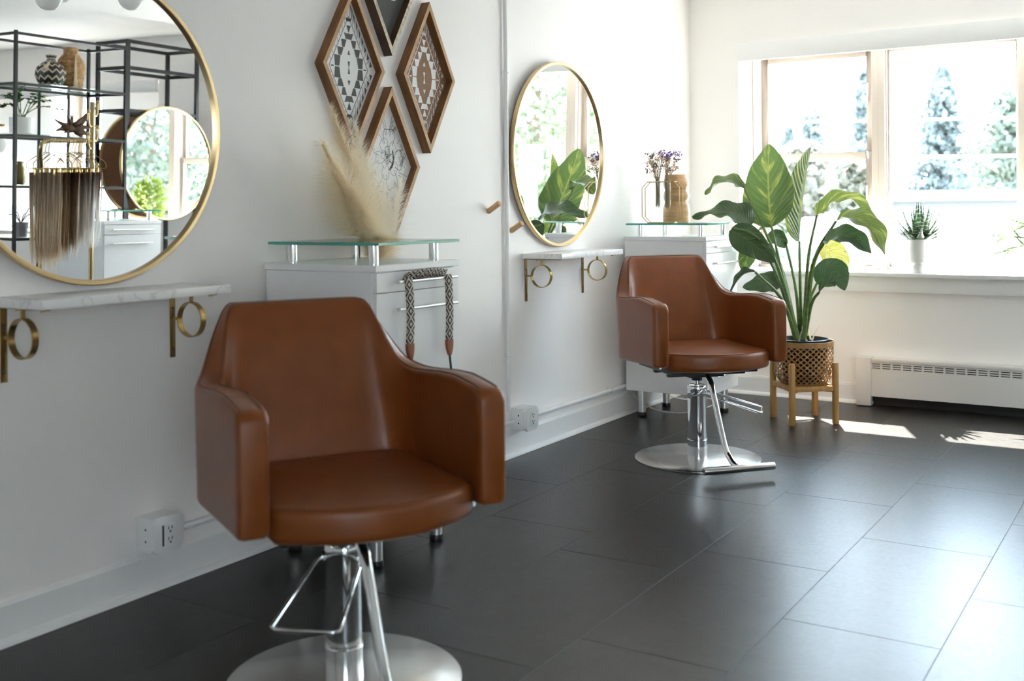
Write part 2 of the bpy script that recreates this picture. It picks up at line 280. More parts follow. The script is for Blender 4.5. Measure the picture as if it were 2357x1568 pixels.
# ------------------------------------------------------------------ mesh helpers
class MB:
    def __init__(s): s.v = []; s.f = []; s.mi = []
    def add(s, vs, fs, mi=0):
        o = len(s.v); s.v += [tuple(p) for p in vs]
        for f in fs: s.f.append([i + o for i in f]); s.mi.append(mi)
        return s
    def box(s, a, b, mi=0):
        x0, y0, z0 = a; x1, y1, z1 = b
        return s.add([(x0, y0, z0), (x1, y0, z0), (x1, y1, z0), (x0, y1, z0), (x0, y0, z1), (x1, y0, z1), (x1, y1, z1), (x0, y1, z1)],
                     [(0, 3, 2, 1), (4, 5, 6, 7), (0, 1, 5, 4), (1, 2, 6, 5), (2, 3, 7, 6), (3, 0, 4, 7)], mi)
    def obox(s, c, half, M, mi=0):
        c = Vector(c); vs = []
        for z in (-1, 1):
            for x, y in ((-1, -1), (1, -1), (1, 1), (-1, 1)): vs.append(c + M @ Vector((x * half[0], y * half[1], z * half[2])))
        return s.add(vs, [(0, 3, 2, 1), (4, 5, 6, 7), (0, 1, 5, 4), (1, 2, 6, 5), (2, 3, 7, 6), (3, 0, 4, 7)], mi)
    def bar(s, p0, p1, w, h, up=(0, 0, 1), mi=0):
        p0, p1 = Vector(p0), Vector(p1); d = (p1 - p0); L = d.length; d.normalize(); u = Vector(up)
        if abs(d.dot(u)) > 0.98: u = Vector((0, 1, 0))
        sx = d.cross(u).normalized(); uz = sx.cross(d).normalized()
        M = Matrix((sx, d, uz)).transposed()
        return s.obox((p0 + p1) / 2, (w / 2, L / 2, h / 2), M, mi)
    def tube(s, pts, r, n=8, closed=False, caps=True, mi=0, flat=1.0):
        P = [Vector(p) for p in pts]; N = len(P); rr = r if isinstance(r, (list, tuple)) else [r] * N
        T = []
        for i in range(N):
            a = P[(i - 1) % N] if (closed or i > 0) else P[i]; b = P[(i + 1) % N] if (closed or i < N - 1) else P[i]
            t = (b - a); T.append(t.normalized() if t.length > 1e-9 else Vector((0, 0, 1)))
        u = T[0].orthogonal().normalized()
        if abs(T[0].z) < 0.9: u = (Vector((0, 0, 1)) - T[0] * T[0].z).normalized()
        vs = []
        for i in range(N):
            u = (u - T[i] * u.dot(T[i])).normalized(); w = T[i].cross(u)
            for k in range(n):
                a = 2 * math.pi * k / n; vs.append(P[i] + (u * math.cos(a) + w * math.sin(a) * flat) * rr[i])
        fs = []
        for i in range(N if closed else N - 1):
            j = (i + 1) % N
            for k in range(n): fs.append((i * n + k, i * n + (k + 1) % n, j * n + (k + 1) % n, j * n + k))
        if caps and not closed: fs += [tuple(range(n))[::-1], tuple((N - 1) * n + k for k in range(n))]
        return s.add(vs, fs, mi)
    def cyl(s, p0, p1, r0, r1=None, n=20, mi=0, caps=True): return s.tube([p0, p1], [r0, r0 if r1 is None else r1], n, mi=mi, caps=caps)
    def lathe(s, prof, n=32, c=(0, 0, 0), mi=0, M=None, closed=False):
        c = Vector(c); vs = []; fs = []; N = len(prof)
        for r, z in prof:
            for k in range(n):
                a = 2 * math.pi * k / n; p = Vector((max(r, 1e-5) * math.cos(a), max(r, 1e-5) * math.sin(a), z)); vs.append(c + (M @ p if M else p))
        for i in range(N if closed else N - 1):
            j = (i + 1) % N
            for k in range(n): fs.append((i * n + k, i * n + (k + 1) % n, j * n + (k + 1) % n, j * n + k))
        return s.add(vs, fs, mi)
    def prism(s, poly, vec, mi=0):
        P = [Vector(p) for p in poly]; v = Vector(vec); n = len(P)
        return s.add(P + [p + v for p in P], [tuple(range(n))[::-1], tuple(range(n, 2 * n))] + [(i, (i + 1) % n, n + (i + 1) % n, n + i) for i in range(n)], mi)
    def sphere(s, c, r, n=12, m=8, mi=0, sc=(1, 1, 1)):
        prof = [(r * math.sin(math.pi * i / m), -r * math.cos(math.pi * i / m)) for i in range(m + 1)]
        return s.lathe(prof, n, c, mi, Matrix.Diagonal(Vector(sc)))
    def rings(s, R, capA=True, capB=True, mi=0, closed=True):
        n = len(R[0]); vs = [p for r in R for p in r]; fs = []
        for i in range(len(R) - 1):
            for k in range(n if closed else n - 1): fs.append((i * n + k, i * n + (k + 1) % n, (i + 1) * n + (k + 1) % n, (i + 1) * n + k))
        if capA: fs.append(tuple(range(n))[::-1])
        if capB: fs.append(tuple((len(R) - 1) * n + k for k in range(n)))
        return s.add(vs, fs, mi)
    def build(s, name, mats, parent=None, bevel=0.0, seg=2, smooth=38, org=None, recalc=True):
        me = bpy.data.meshes.new(name)
        if org is None and parent is not None and parent.get('_w'): org = parent['_w']
        o = Vector(org) if org is not None else Vector((0, 0, 0))
        me.from_pydata([tuple(Vector(p) - o) for p in s.v], [], s.f)
        for m in (mats if isinstance(mats, (list, tuple)) else [mats]): me.materials.append(m)
        me.polygons.foreach_set('material_index', s.mi)
        bm = bmesh.new(); bm.from_mesh(me)
        bmesh.ops.remove_doubles(bm, verts=bm.verts, dist=2e-5)
        if recalc: bmesh.ops.recalc_face_normals(bm, faces=bm.faces)
        if bevel > 0:
            es = [e for e in bm.edges if len(e.link_faces) == 2 and e.calc_face_angle(0) > R_(28)]
            if es: bmesh.ops.bevel(bm, geom=es, offset=bevel, segments=seg, profile=0.5, affect='EDGES', clamp_overlap=True)
        bm.to_mesh(me); bm.free()
        if smooth:
            me.polygons.foreach_set('use_smooth', [True] * len(me.polygons)); me.set_sharp_from_angle(angle=R_(smooth))
        return link(name, me, parent)
def link(name, me, parent=None):
    ob = bpy.data.objects.new(name, me); COL.objects.link(ob)
    if parent is not None: ob.parent = parent
    return ob
def tag(o, label, cat, group=None):
    o['label'] = label; o['category'] = cat
    if group: o['group'] = group
    return o
def thing(name, label, cat, loc=(0, 0, 0), rz=0.0, group=None, world=False):
    """Empty at the base of a thing. world=True: its parts are given in room coordinates."""
    o = bpy.data.objects.new(name, None); COL.objects.link(o); o.location = loc; o.rotation_euler = (0, 0, rz); o.empty_display_size = 0.1
    if world: o['_w'] = tuple(loc)
    return tag(o, label, cat, group)
def struct(o): o['kind'] = 'structure'; return o
def stuff(o): o['kind'] = 'stuff'; return o
def copy_tree(o, parent=None):
    c = o.copy(); COL.objects.link(c); c.parent = parent
    for ch in list(o.children): copy_tree(ch, c)
    return c
def grid(name, rows, mats, parent=None, uv=True, smooth=True, org=None, vrange=(0, 1)):
    """open sheet; UV u across a row, v along the rows"""
    if org is None and parent is not None and parent.get('_w'): org = parent['_w']
    o = Vector(org) if org is not None else Vector((0, 0, 0))
    n, m = len(rows), len(rows[0])
    me = bpy.data.meshes.new(name)
    me.from_pydata([tuple(Vector(p) - o) for r in rows for p in r], [], [(i * m + k, i * m + k + 1, (i + 1) * m + k + 1, (i + 1) * m + k) for i in range(n - 1) for k in range(m - 1)])
    me.materials.append(mats)
    if uv:
        L = me.uv_layers.new(name='UVMap')
        for lp in me.loops:
            i, k = divmod(lp.vertex_index, m); L.data[lp.index].uv = (k / (m - 1), vrange[0] + (vrange[1] - vrange[0]) * i / (n - 1))
    if smooth: me.polygons.foreach_set('use_smooth', [True] * len(me.polygons))
    return link(name, me, parent)
def spline(P, n):
    """Catmull-Rom through P, n samples"""
    P = [Vector(p) for p in P]; Q = [2 * P[0] - P[1]] + P + [2 * P[-1] - P[-2]]; out = []; S = len(P) - 1
    for i in range(n):
        t = i / (n - 1) * S; k = min(int(t), S - 1); f = t - k; a, b, c, d = Q[k:k + 4]
        out.append(0.5 * ((2 * b) + (c - a) * f + (2 * a - 5 * b + 4 * c - d) * f * f + (3 * b - a - 3 * c + d) * f ** 3))
    return out
def lerp_table(tab, x):
    if x <= tab[0][0]: return tab[0][1]
    for (a, p), (b, q) in zip(tab, tab[1:]):
        if x <= b: return p + (q - p) * (x - a) / (b - a)
    return tab[-1][1]
def sstep(a, b, x):
    t = min(1, max(0, (x - a) / (b - a))); return t * t * (3 - 2 * t)
def cushion(mb, outline, z0, z1, r, dome=0.0, k=4, mi=0):
    """soft slab: 2D outline, edge radius r, domed top"""
    n = len(outline); cx = sum(p[0] for p in outline) / n; cy = sum(p[1] for p in outline) / n
    def ring(ins, z):
        out = []
        for x, y in outline:
            d = math.hypot(x - cx, y - cy); f = max(0.0, 1 - ins / d); out.append((cx + (x - cx) * f, cy + (y - cy) * f, z))
        return out
    R = [ring(r, z0)]
    for i in range(1, k + 1):
        a = math.pi / 2 * i / k; R.append(ring(r * (1 - math.sin(a)), z0 + r * (1 - math.cos(a))))
    for i in range(0, k + 1):
        a = math.pi / 2 * i / k; R.append(ring(r * (1 - math.cos(a)), z1 - r + r * math.sin(a)))
    for f in (0.75, 0.5, 0.25, 0.02):
        R.append([(cx + (x - cx) * (1 - r / max(0.05, math.hypot(x - cx, y - cy))) * f, cy + (y - cy) * (1 - r / max(0.05, math.hypot(x - cx, y - cy))) * f, z1 + dome * (1 - f * f)) for x, y in outline])
    mb.rings(R, True, True, mi); return mb
def blades(name, items, mats, parent=None, org=None, midx=None):
    """many thin tapering strips: items = (points, width, side vector)"""
    if org is None and parent is not None and parent.get('_w'): org = parent['_w']
    o = Vector(org) if org is not None else Vector((0, 0, 0)); V = []; F = []; UV = []
    for q, (pts, w, side) in enumerate(items):
        b = len(V); n = len(pts); rnd = random.random()
        for i, p in enumerate(pts):
            ww = w * (1 - 0.85 * i / (n - 1)) / 2; p = Vector(p) - o; V += [tuple(p - side * ww), tuple(p + side * ww)]; UV += [(rnd, i / (n - 1)), (rnd + 0.01, i / (n - 1))]
        for i in range(n - 1): F.append((b + 2 * i, b + 2 * i + 1, b + 2 * i + 3, b + 2 * i + 2))
    me = bpy.data.meshes.new(name); me.from_pydata(V, [], F)
    for m in (mats if isinstance(mats, (list, tuple)) else [mats]): me.materials.append(m)
    L = me.uv_layers.new(name='UVMap')
    for lp in me.loops: L.data[lp.index].uv = UV[lp.vertex_index]
    return link(name, me, parent)
def rvec(): 
    while True:
        v = Vector((random.uniform(-1, 1), random.uniform(-1, 1), random.uniform(-1, 1)))
        if 0.05 < v.length < 1: return v
# ------------------------------------------------------------------ the room
RX, RY0, RY1, RZ = 9.0, -2.4, 6.89, 2.70
fl = struct(MB().box((-0.1, RY0 - 0.1, -0.12), (RX + 0.1, RY1 + 0.1, -0.0012)).build('floor', M_base, smooth=0))
TW, TL = 0.4477, 0.922
tile_me = None
joints = {-3: 4.20, -2: 3.65, -1: 4.33, 0: 3.652, 1: 4.092, 2: 3.627, 3: 4.3, 4: 3.9, 5: 3.6, 6: 4.1, 7: 3.8, 8: 4.4, -4: 3.9}
for k in range(-4, 9):
    x0 = 1.3865 + k * TW; x1 = x0 + TW; xa = max(x0, 0.0); y = joints[k]
    while y > RY0: y -= TL
    while y < RY1:
        a, b = max(y, RY0), min(y + TL, RY1)
        if b - a > 0.05:
            if tile_me is None:
                t0 = MB().box((-TW / 2 + .001, -TL / 2 + .001, -0.0012), (TW / 2 - .001, TL / 2 - .001, 0.0)).build('tile', M_tile, fl, bevel=0.0009, seg=2, smooth=0)
                tile_me = t0.data; t = t0
            else: t = link('tile', tile_me, fl)
            t.location = ((xa + x1) / 2, (a + b) / 2, 0); t.scale = ((x1 - xa) / TW, (b - a) / TL, 1)
        y += TL
if True:
    far = MB().box((1.3865 + 9 * TW, RY0, -0.0012), (RX, RY1, 0.0)).build('floor_strip', M_tile, fl, smooth=0)
struct(MB().box((-0.1, RY0 - 0.1, RZ), (RX + 0.1, RY1 + 0.6, RZ + 0.1)).build('ceiling', M_ceil, smooth=0))
struct(MB().box((-0.12, RY0 - 0.1, -0.1), (0.0, RY1 + 0.53, RZ)).build('wall_left', M_wall, smooth=0))
struct(MB().box((RX, RY0 - 0.1, -0.1), (RX + 0.12, RY1 + 0.53, RZ)).build('wall_right', M_wall, smooth=0))
def holed_wall(name, ya, yb, opens):
    mb = MB(); x = 0.0
    for (a, b, z0, z1) in opens:
        if a > x: mb.box((x, ya, -0.1), (a, yb, RZ))
        mb.box((a, ya, -0.1), (b, yb, z0)); mb.box((a, ya, z1), (b, yb, RZ)); x = b
    mb.box((x, ya, -0.1), (RX, yb, RZ))
    return struct(mb.build(name, M_wall, smooth=0))
OPA = (0.348, 4.35, 0.79, 2.30); OPB = (5.40, 8.0, 0.79, 2.30)
WY = 7.42                                       # outer face of the thick window wall
holed_wall('wall_window', RY1, WY, [OPA, OPB])
holed_wall('wall_rear', RY0 - 0.15, RY0, [(4.8, 7.8, 0.79, 2.25)])  # opening added behind the camera to brighten the walls
# windows ----------------------------------------------------------------------
def frame_rect(mb, x0, x1, z0, z1, y0, y1, wl, wr, wb, wt):
    mb.box((x0, y0, z0), (x0 + wl, y1, z1)); mb.box((x1 - wr, y0, z0), (x1, y1, z1))
    mb.box((x0 + wl, y0, z0), (x1 - wr, y1, z0 + wb)); mb.box((x0 + wl, y0, z1 - wt), (x1 - wr, y1, z1))
WN = [0]
def window(kind, x0, x1, wl, wr, yl=7.20, yr=7.20, y=0.0, z0=0.79, z1=2.30):
    """kind 'dh' double-hung or 'pw' fixed pane; jambs wl/wr wide, their front faces at yl/yr; y = offset of the whole window"""
    WN[0] += 1
    w = bpy.data.objects.new('window_%d' % WN[0], None); COL.objects.link(w); w.location = ((x0 + x1) / 2, 7.26 + y, z0); w['kind'] = 'structure'; w['_w'] = tuple(w.location)
    a, b = x0 + wl, x1 - wr
    f = MB(); f.box((x0, yl + y, z0), (a, 7.35 + y, z1)); f.box((b, yr + y, z0), (x1, 7.35 + y, z1))
    f.box((a, 7.255 + y, z0), (b, 7.35 + y, z0 + 0.045)); f.box((a, 7.255 + y, z1 - 0.05), (b, 7.35 + y, z1))
    # stop beads that step the jamb
    for xa, xb, yy in ((a, a + 0.008, yl), (b - 0.008, b, yr)): f.box((xa, yy + 0.035 + y, z0 + 0.03), (xb, yy + 0.05 + y, z1))
    f.build('frame', M_cream, w, bevel=0.002, seg=1)
    if kind == 'dh':
        zm = 1.556
        for nm, y0, y1, za, zb, rb, rt in (('lower_sash', 7.266, 7.294, z0 + 0.03, zm + 0.026, 0.042, 0.05), ('upper_sash', 7.298, 7.326, zm - 0.024, z1 - 0.045, 0.05, 0.045)):
            s = MB(); frame_rect(s, a + 0.004, b - 0.004, za, zb, y0 + y, y1 + y, 0.05, 0.05, rb, rt)
            so = s.build(nm, M_cream, w, bevel=0.003, seg=1)
            MB().box((a + 0.05, (y0 + y1) / 2 + y - 0.002, za + rb - 0.005), (b - 0.05, (y0 + y1) / 2 + y + 0.002, zb - rt + 0.005)).build('pane', M_pane, so, smooth=0, org=w.location)
        xm = (a + b) / 2 + 0.22
        l = MB().box((xm - 0.03, 7.268 + y, zm + 0.026), (xm + 0.03, 7.288 + y, zm + 0.034)); l.bar((xm - 0.002, 7.278 + y, zm + 0.036), (xm + 0.028, 7.262 + y, zm + 0.046), 0.008, 0.007)
        l.build('latch', M_trim, w, bevel=0.002, seg=1)
    else:
        s = MB(); frame_rect(s, a - 0.002, b + 0.002, z0 + 0.03, z1 - 0.045, 7.27 + y, 7.31 + y, 0.02, 0.02, 0.03, 0.03)
        s.build('glazing_bead', M_cream, w, bevel=0.002, seg=1)
        MB().box((a + 0.012, 7.288 + y, z0 + 0.05), (b - 0.012, 7.292 + y, z1 - 0.06)).build('pane', M_pane, w, smooth=0)
    return w
window('dh', 0.300, 1.166, 0.052, 0.041, yl=7.10)
window('pw', 1.166, 2.030, 0.041, 0.040)
window('pw', 2.030, 3.490, 0.040, 0.040)
window('dh', 3.490, 4.398, 0.040, 0.052, yr=7.10)
window('dh', 5.352, 6.25, 0.052, 0.04, yl=7.10)
window('dh', 6.25, 7.15, 0.04, 0.04)
window('dh', 7.15, 8.048, 0.04, 0.052, yr=7.10)
window('pw', 4.8, 6.3, 0.06, 0.06, y=-9.76, z1=2.25)  # added rear window, out of view, lets in extra skylight
window('pw', 6.3, 7.8, 0.06, 0.06, y=-9.76, z1=2.25)  # second added rear window, unseen, for wall brightness
# white sills and aprons
struct(MB().box((0.30, 6.845, 0.789), (4.40, 7.27, 0.817)).build('trim_1', M_sill, bevel=0.006, seg=3))
struct(MB().box((0.34, 6.868, 0.697), (4.36, 6.889, 0.79)).build('trim_2', M_trim, bevel=0.002))
struct(MB().box((5.35, 6.845, 0.789), (8.06, 7.27, 0.818)).build('trim_3', M_sill, bevel=0.006, seg=3))
v = thing('roller_shade', 'white roller shade cassette above the window beside the tan chair', 'roller shade', (0.351, 6.89, 2.185), world=True)
MB().box((0.349, 6.862, 2.185), (4.349, 6.889, 2.303)).build('fascia', M_trim, v, bevel=0.002)
MB().cyl((0.36, 6.925, 2.245), (4.34, 6.925, 2.245), 0.03, n=16).build('roller', M_trim, v)
v2 = thing('roller_shade', 'white roller shade cassette seen past the black frame in the left mirror', 'roller shade', (5.38, 6.89, 2.185), world=True)
MB().box((5.402, 6.862, 2.185), (7.998, 6.889, 2.303)).build('fascia', M_trim, v2, bevel=0.002)
MB().cyl((5.42, 6.925, 2.245), (7.98, 6.925, 2.245), 0.03, n=16).build('roller', M_trim, v2)
for xa, xb, zb_ in ((5.42, 6.30, 1.75), (7.10, 7.98, 0.86)): MB().box((xa, 6.952, zb_), (xb, 6.953, 2.245)).build('shade_fabric', M_fabric, v2, smooth=0); MB().box((xa, 6.946, zb_ - 0.02), (xb, 6.958, zb_)).build('hem_bar', M_trim, v2, smooth=0)  # the full-length shade is added to hold back window glare
# baseboards with quarter-round shoe
def qround(ax):
    pr = [(0.0, 0.0), (0.017, 0.0)] + [(0.017 * math.cos(a), 0.021 * math.sin(a)) for a in [R_(x) for x in (20, 40, 60, 75, 90)]]
    return pr
b = MB().box((0, RY0, 0.0), (0.014, RY1, 0.112)); b.prism([(0.0, RY0, 0.112), (0.014, RY0, 0.112), (0.004, RY0, 0.124), (0.0, RY0, 0.124)], (0, RY1 - RY0, 0))
bl = struct(b.build('baseboard_left', M_trim, smooth=30))
MB().prism([(0.014 + x, RY0, z) for x, z in qround(0)], (0, RY1 - RY0, 0)).build('shoe_moulding', M_trim, bl, smooth=50)
b = MB().box((0.014, 6.876, 0.0), (1.11, 6.89, 0.112)); b.box((0.014, 6.883, 0.112), (1.11, 6.89, 0.122))
bw = struct(b.build('baseboard_window', M_trim, smooth=30))
MB().prism([(0.014, 6.876 - x, z) for x, z in qround(0)], (1.096, 0, 0)).build('shoe_moulding', M_trim, bw, smooth=50)
bb = MB().box((0.0, RY0, 0), (RX, RY0 + 0.014, 0.118)); bb.box((RX - 0.014, RY0, 0), (RX, RY1, 0.118)); bb.box((4.75, 6.876, 0), (RX, 6.89, 0.118))
struct(bb.build('baseboard_far', M_trim, smooth=0))
# ------------------------------------------------------------------ baseboard heater
hx0, hx1 = 1.113, 4.45
ht = thing('baseboard_heater', 'white metal baseboard heater running under the window', 'heater', (hx0, 6.85, 0), world=True)
MB().box((hx0, 6.795, 0.004), (hx0 + 0.092, 6.889, 0.300)).build('end_cap', M_grill, ht, bevel=0.006, seg=2)
MB().box((hx1 - 0.092, 6.795, 0.004), (hx1, 6.889, 0.300)).build('end_cap', M_grill, ht, bevel=0.006, seg=2)
MB().box((hx0 + 0.092, 6.80, 0.272), (hx1 - 0.092, 6.889, 0.297)).build('top_cover', M_grill, ht, bevel=0.005)
MB().box((hx0 + 0.092, 6.803, 0.062), (hx1 - 0.092, 6.812, 0.226)).build('front_panel', M_grill, ht, bevel=0.002, seg=1)
MB().box((hx0 + 0.092, 6.832, 0.03), (hx1 - 0.092, 6.885, 0.27)).build('slot_shade', M_dark, ht, smooth=0)  # black box put in for the shade behind the grille slots
MB().box((hx0 + 0.092, 6.855, 0.004), (hx1 - 0.092, 6.889, 0.03)).build('gap_shade', M_black, ht, smooth=0)  # black strip put in for the shade under the front panel
gx = hx0 + 0.092; first = None
while gx < hx1 - 0.1:
    if first is None:
        g = MB(); x = 0.0
        g.box((0.0, 0, 0.0), (0.006, 0.005, 0.046)); g.box((0.055, 0, 0.0), (0.0605, 0.005, 0.046))
        for k in range(4): g.box((0.006, 0, k * 0.0128), (0.055, 0.005, k * 0.0128 + 0.0072))
        first = g.build('grille_bay', M_grill, ht, smooth=0, org=(0, 0, 0)); o = first
    else: o = link('grille_bay', first.data, ht)
    o.location = Vector((gx, 6.804, 0.226)) - ht.location; gx += 0.0605
# ------------------------------------------------------------------ conduit and outlets on the left wall
def outlet(name, label, y0, loc_z, sw):
    t = thing(name, label, 'outlet', (0.0, y0, loc_z), world=True, group=None)
    x1 = 0.098; z0, z1 = loc_z, loc_z + 0.118; y1 = y0 + 0.118; c = 0.018
    MB().box((0.0, y0 + 0.004, z0 + 0.004), (x1 - 0.02, y1 - 0.004, z1 - 0.004)).build('box_body', M_outlet, t, bevel=0.003)
    pl = MB().prism([(x1 - 0.02, y0 + c, z0), (x1 - 0.02, y1 - c, z0), (x1 - 0.02, y1, z0 + c), (x1 - 0.02, y1, z1 - c), (x1 - 0.02, y1 - c, z1), (x1 - 0.02, y0 + c, z1), (x1 - 0.02, y0, z1 - c), (x1 - 0.02, y0, z0 + c)], (0.02, 0, 0)).build('cover_plate', M_outlet, t, bevel=0.003)
    ym = (y0 + y1) / 2
    s = MB().box((x1, ym - 0.017, z0 + 0.024), (x1 + 0.004, ym + 0.017, z1 - 0.024)).build('socket', M_outlet, t, bevel=0.0015)
    q = MB()
    for zc in (z0 + 0.042, z1 - 0.042):
        q.box((x1 + 0.0035, ym - 0.009, zc), (x1 + 0.0048, ym - 0.006, zc + 0.010)); q.box((x1 + 0.0035, ym + 0.005, zc), (x1 + 0.0048, ym + 0.008, zc + 0.010)); q.box((x1 + 0.0035, ym - 0.003, zc - 0.010), (x1 + 0.0048, ym + 0.003, zc - 0.004))
    stuff(q.build('slots', M_slot, s, smooth=0, org=t.location))
    if sw: MB().box((x1, y0 + 0.03, z0 + 0.026), (x1 + 0.0015, y0 + 0.036, z1 - 0.026)).build('gasket', M_slot, t, smooth=0)
    for zc in (z0 + 0.04, z0 + 0.078): MB().cyl((0.05, y0 + 0.0035, zc), (0.05, y0 + 0.006, zc), 0.004, n=8).build('screw_hole', M_slot, t)
outlet('outlet_box', 'square white outlet box on the wall left of the front chair', 2.308, 0.138, True)
outlet('outlet_box', 'white outlet box at the foot of the vertical conduit', 4.566, 0.128, False)
cv = thing('vertical_conduit', 'thin white vertical conduit pipe running up the wall', 'pipe', (0.0, 4.535, 0.24), world=True)
MB().cyl((0.016, 4.535, 0.235), (0.016, 4.535, RZ), 0.0115, n=14).build('pipe', M_trim, cv)
for z in (0.506, 1.9):
    s = MB().box((0.0, 4.520, z - 0.009), (0.003, 4.575, z + 0.009)); s.tube([(0.016 + 0.0135 * math.cos(a), 4.535 + 0.0135 * math.sin(a), z) for a in [R_(d) for d in range(-90, 91, 20)]], 0.0035, 6); s.build('pipe_strap', M_trim, cv)
ch = thing('horizontal_conduit', 'white horizontal conduit pipe above the baseboard behind the far cabinet', 'pipe', (0.0, 4.69, 0.17), world=True)
MB().tube([(0.022, 4.684, 0.176), (0.022, 6.3, 0.172), (0.022, 6.86, 0.170)], 0.012, 12).build('pipe', M_trim, ch)
s = MB().box((0.0, 5.62, 0.150), (0.004, 5.645, 0.196)); s.tube([(0.022 + 0.014 * math.cos(a), 5.632, 0.173 + 0.014 * math.sin(a)) for a in [R_(d) for d in range(-90, 91, 20)]], 0.0035, 6)
s.tube([(0.03, 5.635, 0.185), (0.034, 5.65, 0.197), (0.032, 5.68, 0.212)], 0.0018, 5); s.build('pipe_strap', M_trim, ch)
ch = thing('horizontal_conduit', 'white conduit pipe above the baseboard behind the front chair', 'pipe', (0.0, 2.43, 0.17), world=True)
MB().tube([(0.022, 2.426, 0.178), (0.022, 3.5, 0.177), (0.022, 4.566, 0.176)], 0.011, 12).build('pipe', M_trim, ch)
MB().box((0.0, 3.6, 0.155), (0.004, 3.62, 0.2)).build('pipe_strap', M_trim, ch)
# wooden wall pegs, slanting upwards
for (y, z, lab) in ((4.391, 1.216, 'round beech wall peg to the left of the vertical conduit'), (4.597, 1.118, 'round beech wall peg just below the far round mirror')):
    p = thing('wall_peg', lab, 'peg', (0.0, y, z), group='wooden wall pegs', world=True)
    MB().cyl((0.0, y, z), (0.072, y - 0.012, z + 0.040), 0.0135, n=20).build('dowel', M_peg, p, bevel=0.002)
# ------------------------------------------------------------------ round mirrors
def round_mirror(label, loc, tilt=0.9, R=0.49, face=1, group='large round gold framed mirrors'):
    """face=+1 looks along +X, -1 along -X"""
    t = thing('round_mirror', label, 'mirror', loc, group=group)
    t.rotation_euler = (0, R_(tilt) * face + (math.pi if face < 0 else 0), 0) if face > 0 else (0, 0, math.pi)
    Mx = Matrix.Rotation(R_(90), 3, 'Y')      # lathe axis z -> x
    f = MB(); f.lathe([(R - 0.017, -0.012), (R - 0.017, 0.010), (R - 0.0145, 0.0125), (R - 0.003, 0.0125), (R, 0.0095), (R, -0.012)], 128, (0, 0, 0), 0, Mx, closed=True)
    f.build('frame', M_gold, t, smooth=40)
    MB().lathe([(0, 0.0), (R - 0.016, 0.0)], 128, (0.0, 0, 0), 0, Mx).build('mirror_glass', M_mirror, t, smooth=0)
    MB().lathe([(R - 0.016, -0.004), (0, -0.004)], 96, (0.0, 0, 0), 0, Mx).build('backing_board', M_mdf, t, smooth=0)
    return t
round_mirror('large round gold mirror above the nearest marble shelf', (0.031, 2.16, 1.494))
round_mirror('round gold mirror above the far marble shelf, beside the conduit', (0.031, 5.047, 1.515))
# ------------------------------------------------------------------ marble shelves on brass ring brackets
def ring_bracket(t, y, zt):
    b = MB(); b.box((0.0, y - 0.011, zt - 0.218), (0.0045, y + 0.011, zt)); b.box((0.0045, y - 0.011, zt - 0.005), (0.205, y + 0.011, zt))
    o = b.build('bracket', M_brass, t, bevel=0.002)
    r = 0.058; cx, cz = 0.094, zt - 0.088
    rg = MB(); n = 40
    ins = []
    for k in range(n):
        a = 2 * math.pi * k / n; ins.append(a)
    Mr = Matrix.Rotation(R_(90), 3, 'X')
    rg.lathe([(r - 0.0035, -0.010), (r, -0.010), (r, 0.010), (r - 0.0035, 0.010)], 48, (cx, y, cz), 0, Mr, closed=True)
    rg.box((cx - 0.0045, y - 0.0045, zt - 0.032), (cx + 0.0045, y + 0.0045, zt - 0.004)); rg.box((0.003, y - 0.0045, cz - 0.0045), (cx - r + 0.003, y + 0.0045, cz + 0.0045))
    rg.build('ring', M_brass, o, smooth=40, org=t.location)
    for z in (zt - 0.055, zt - 0.19): MB().cyl((0.004, y, z), (0.006, y, z), 0.005, n=10).build('screw', M_darkwood, o, org=t.location)
    MB().box((0.0044, y - 0.002, zt - 0.085), (0.0052, y + 0.002, zt - 0.062)).build('keyhole_slot', M_dark, o, org=t.location)
    for xx in (0.07, 0.185):
        MB().cyl((xx, y, zt - 0.0095), (xx, y, zt - 0.004), 0.006, n=10).build('screw', M_brass, o, org=t.location)
def shelf(label, y0, zt):
    t = thing('marble_shelf', label, 'shelf', (0.0, y0 + 0.34, zt), group='marble shelves under the mirrors', world=True)
    MB().box((0.001, y0, zt - 0.028), (0.232, y0 + 0.685, zt)).build('slab', M_marble, t, bevel=0.0025)
    for k, yb in enumerate((y0 + 0.034, y0 + 0.64)): ring_bracket(t, yb, zt - 0.028)
shelf('white marble shelf on brass ring brackets, nearest the viewer', 1.828, 0.990)
shelf('white marble shelf on brass ring brackets under the far mirror', 4.698, 1.003)
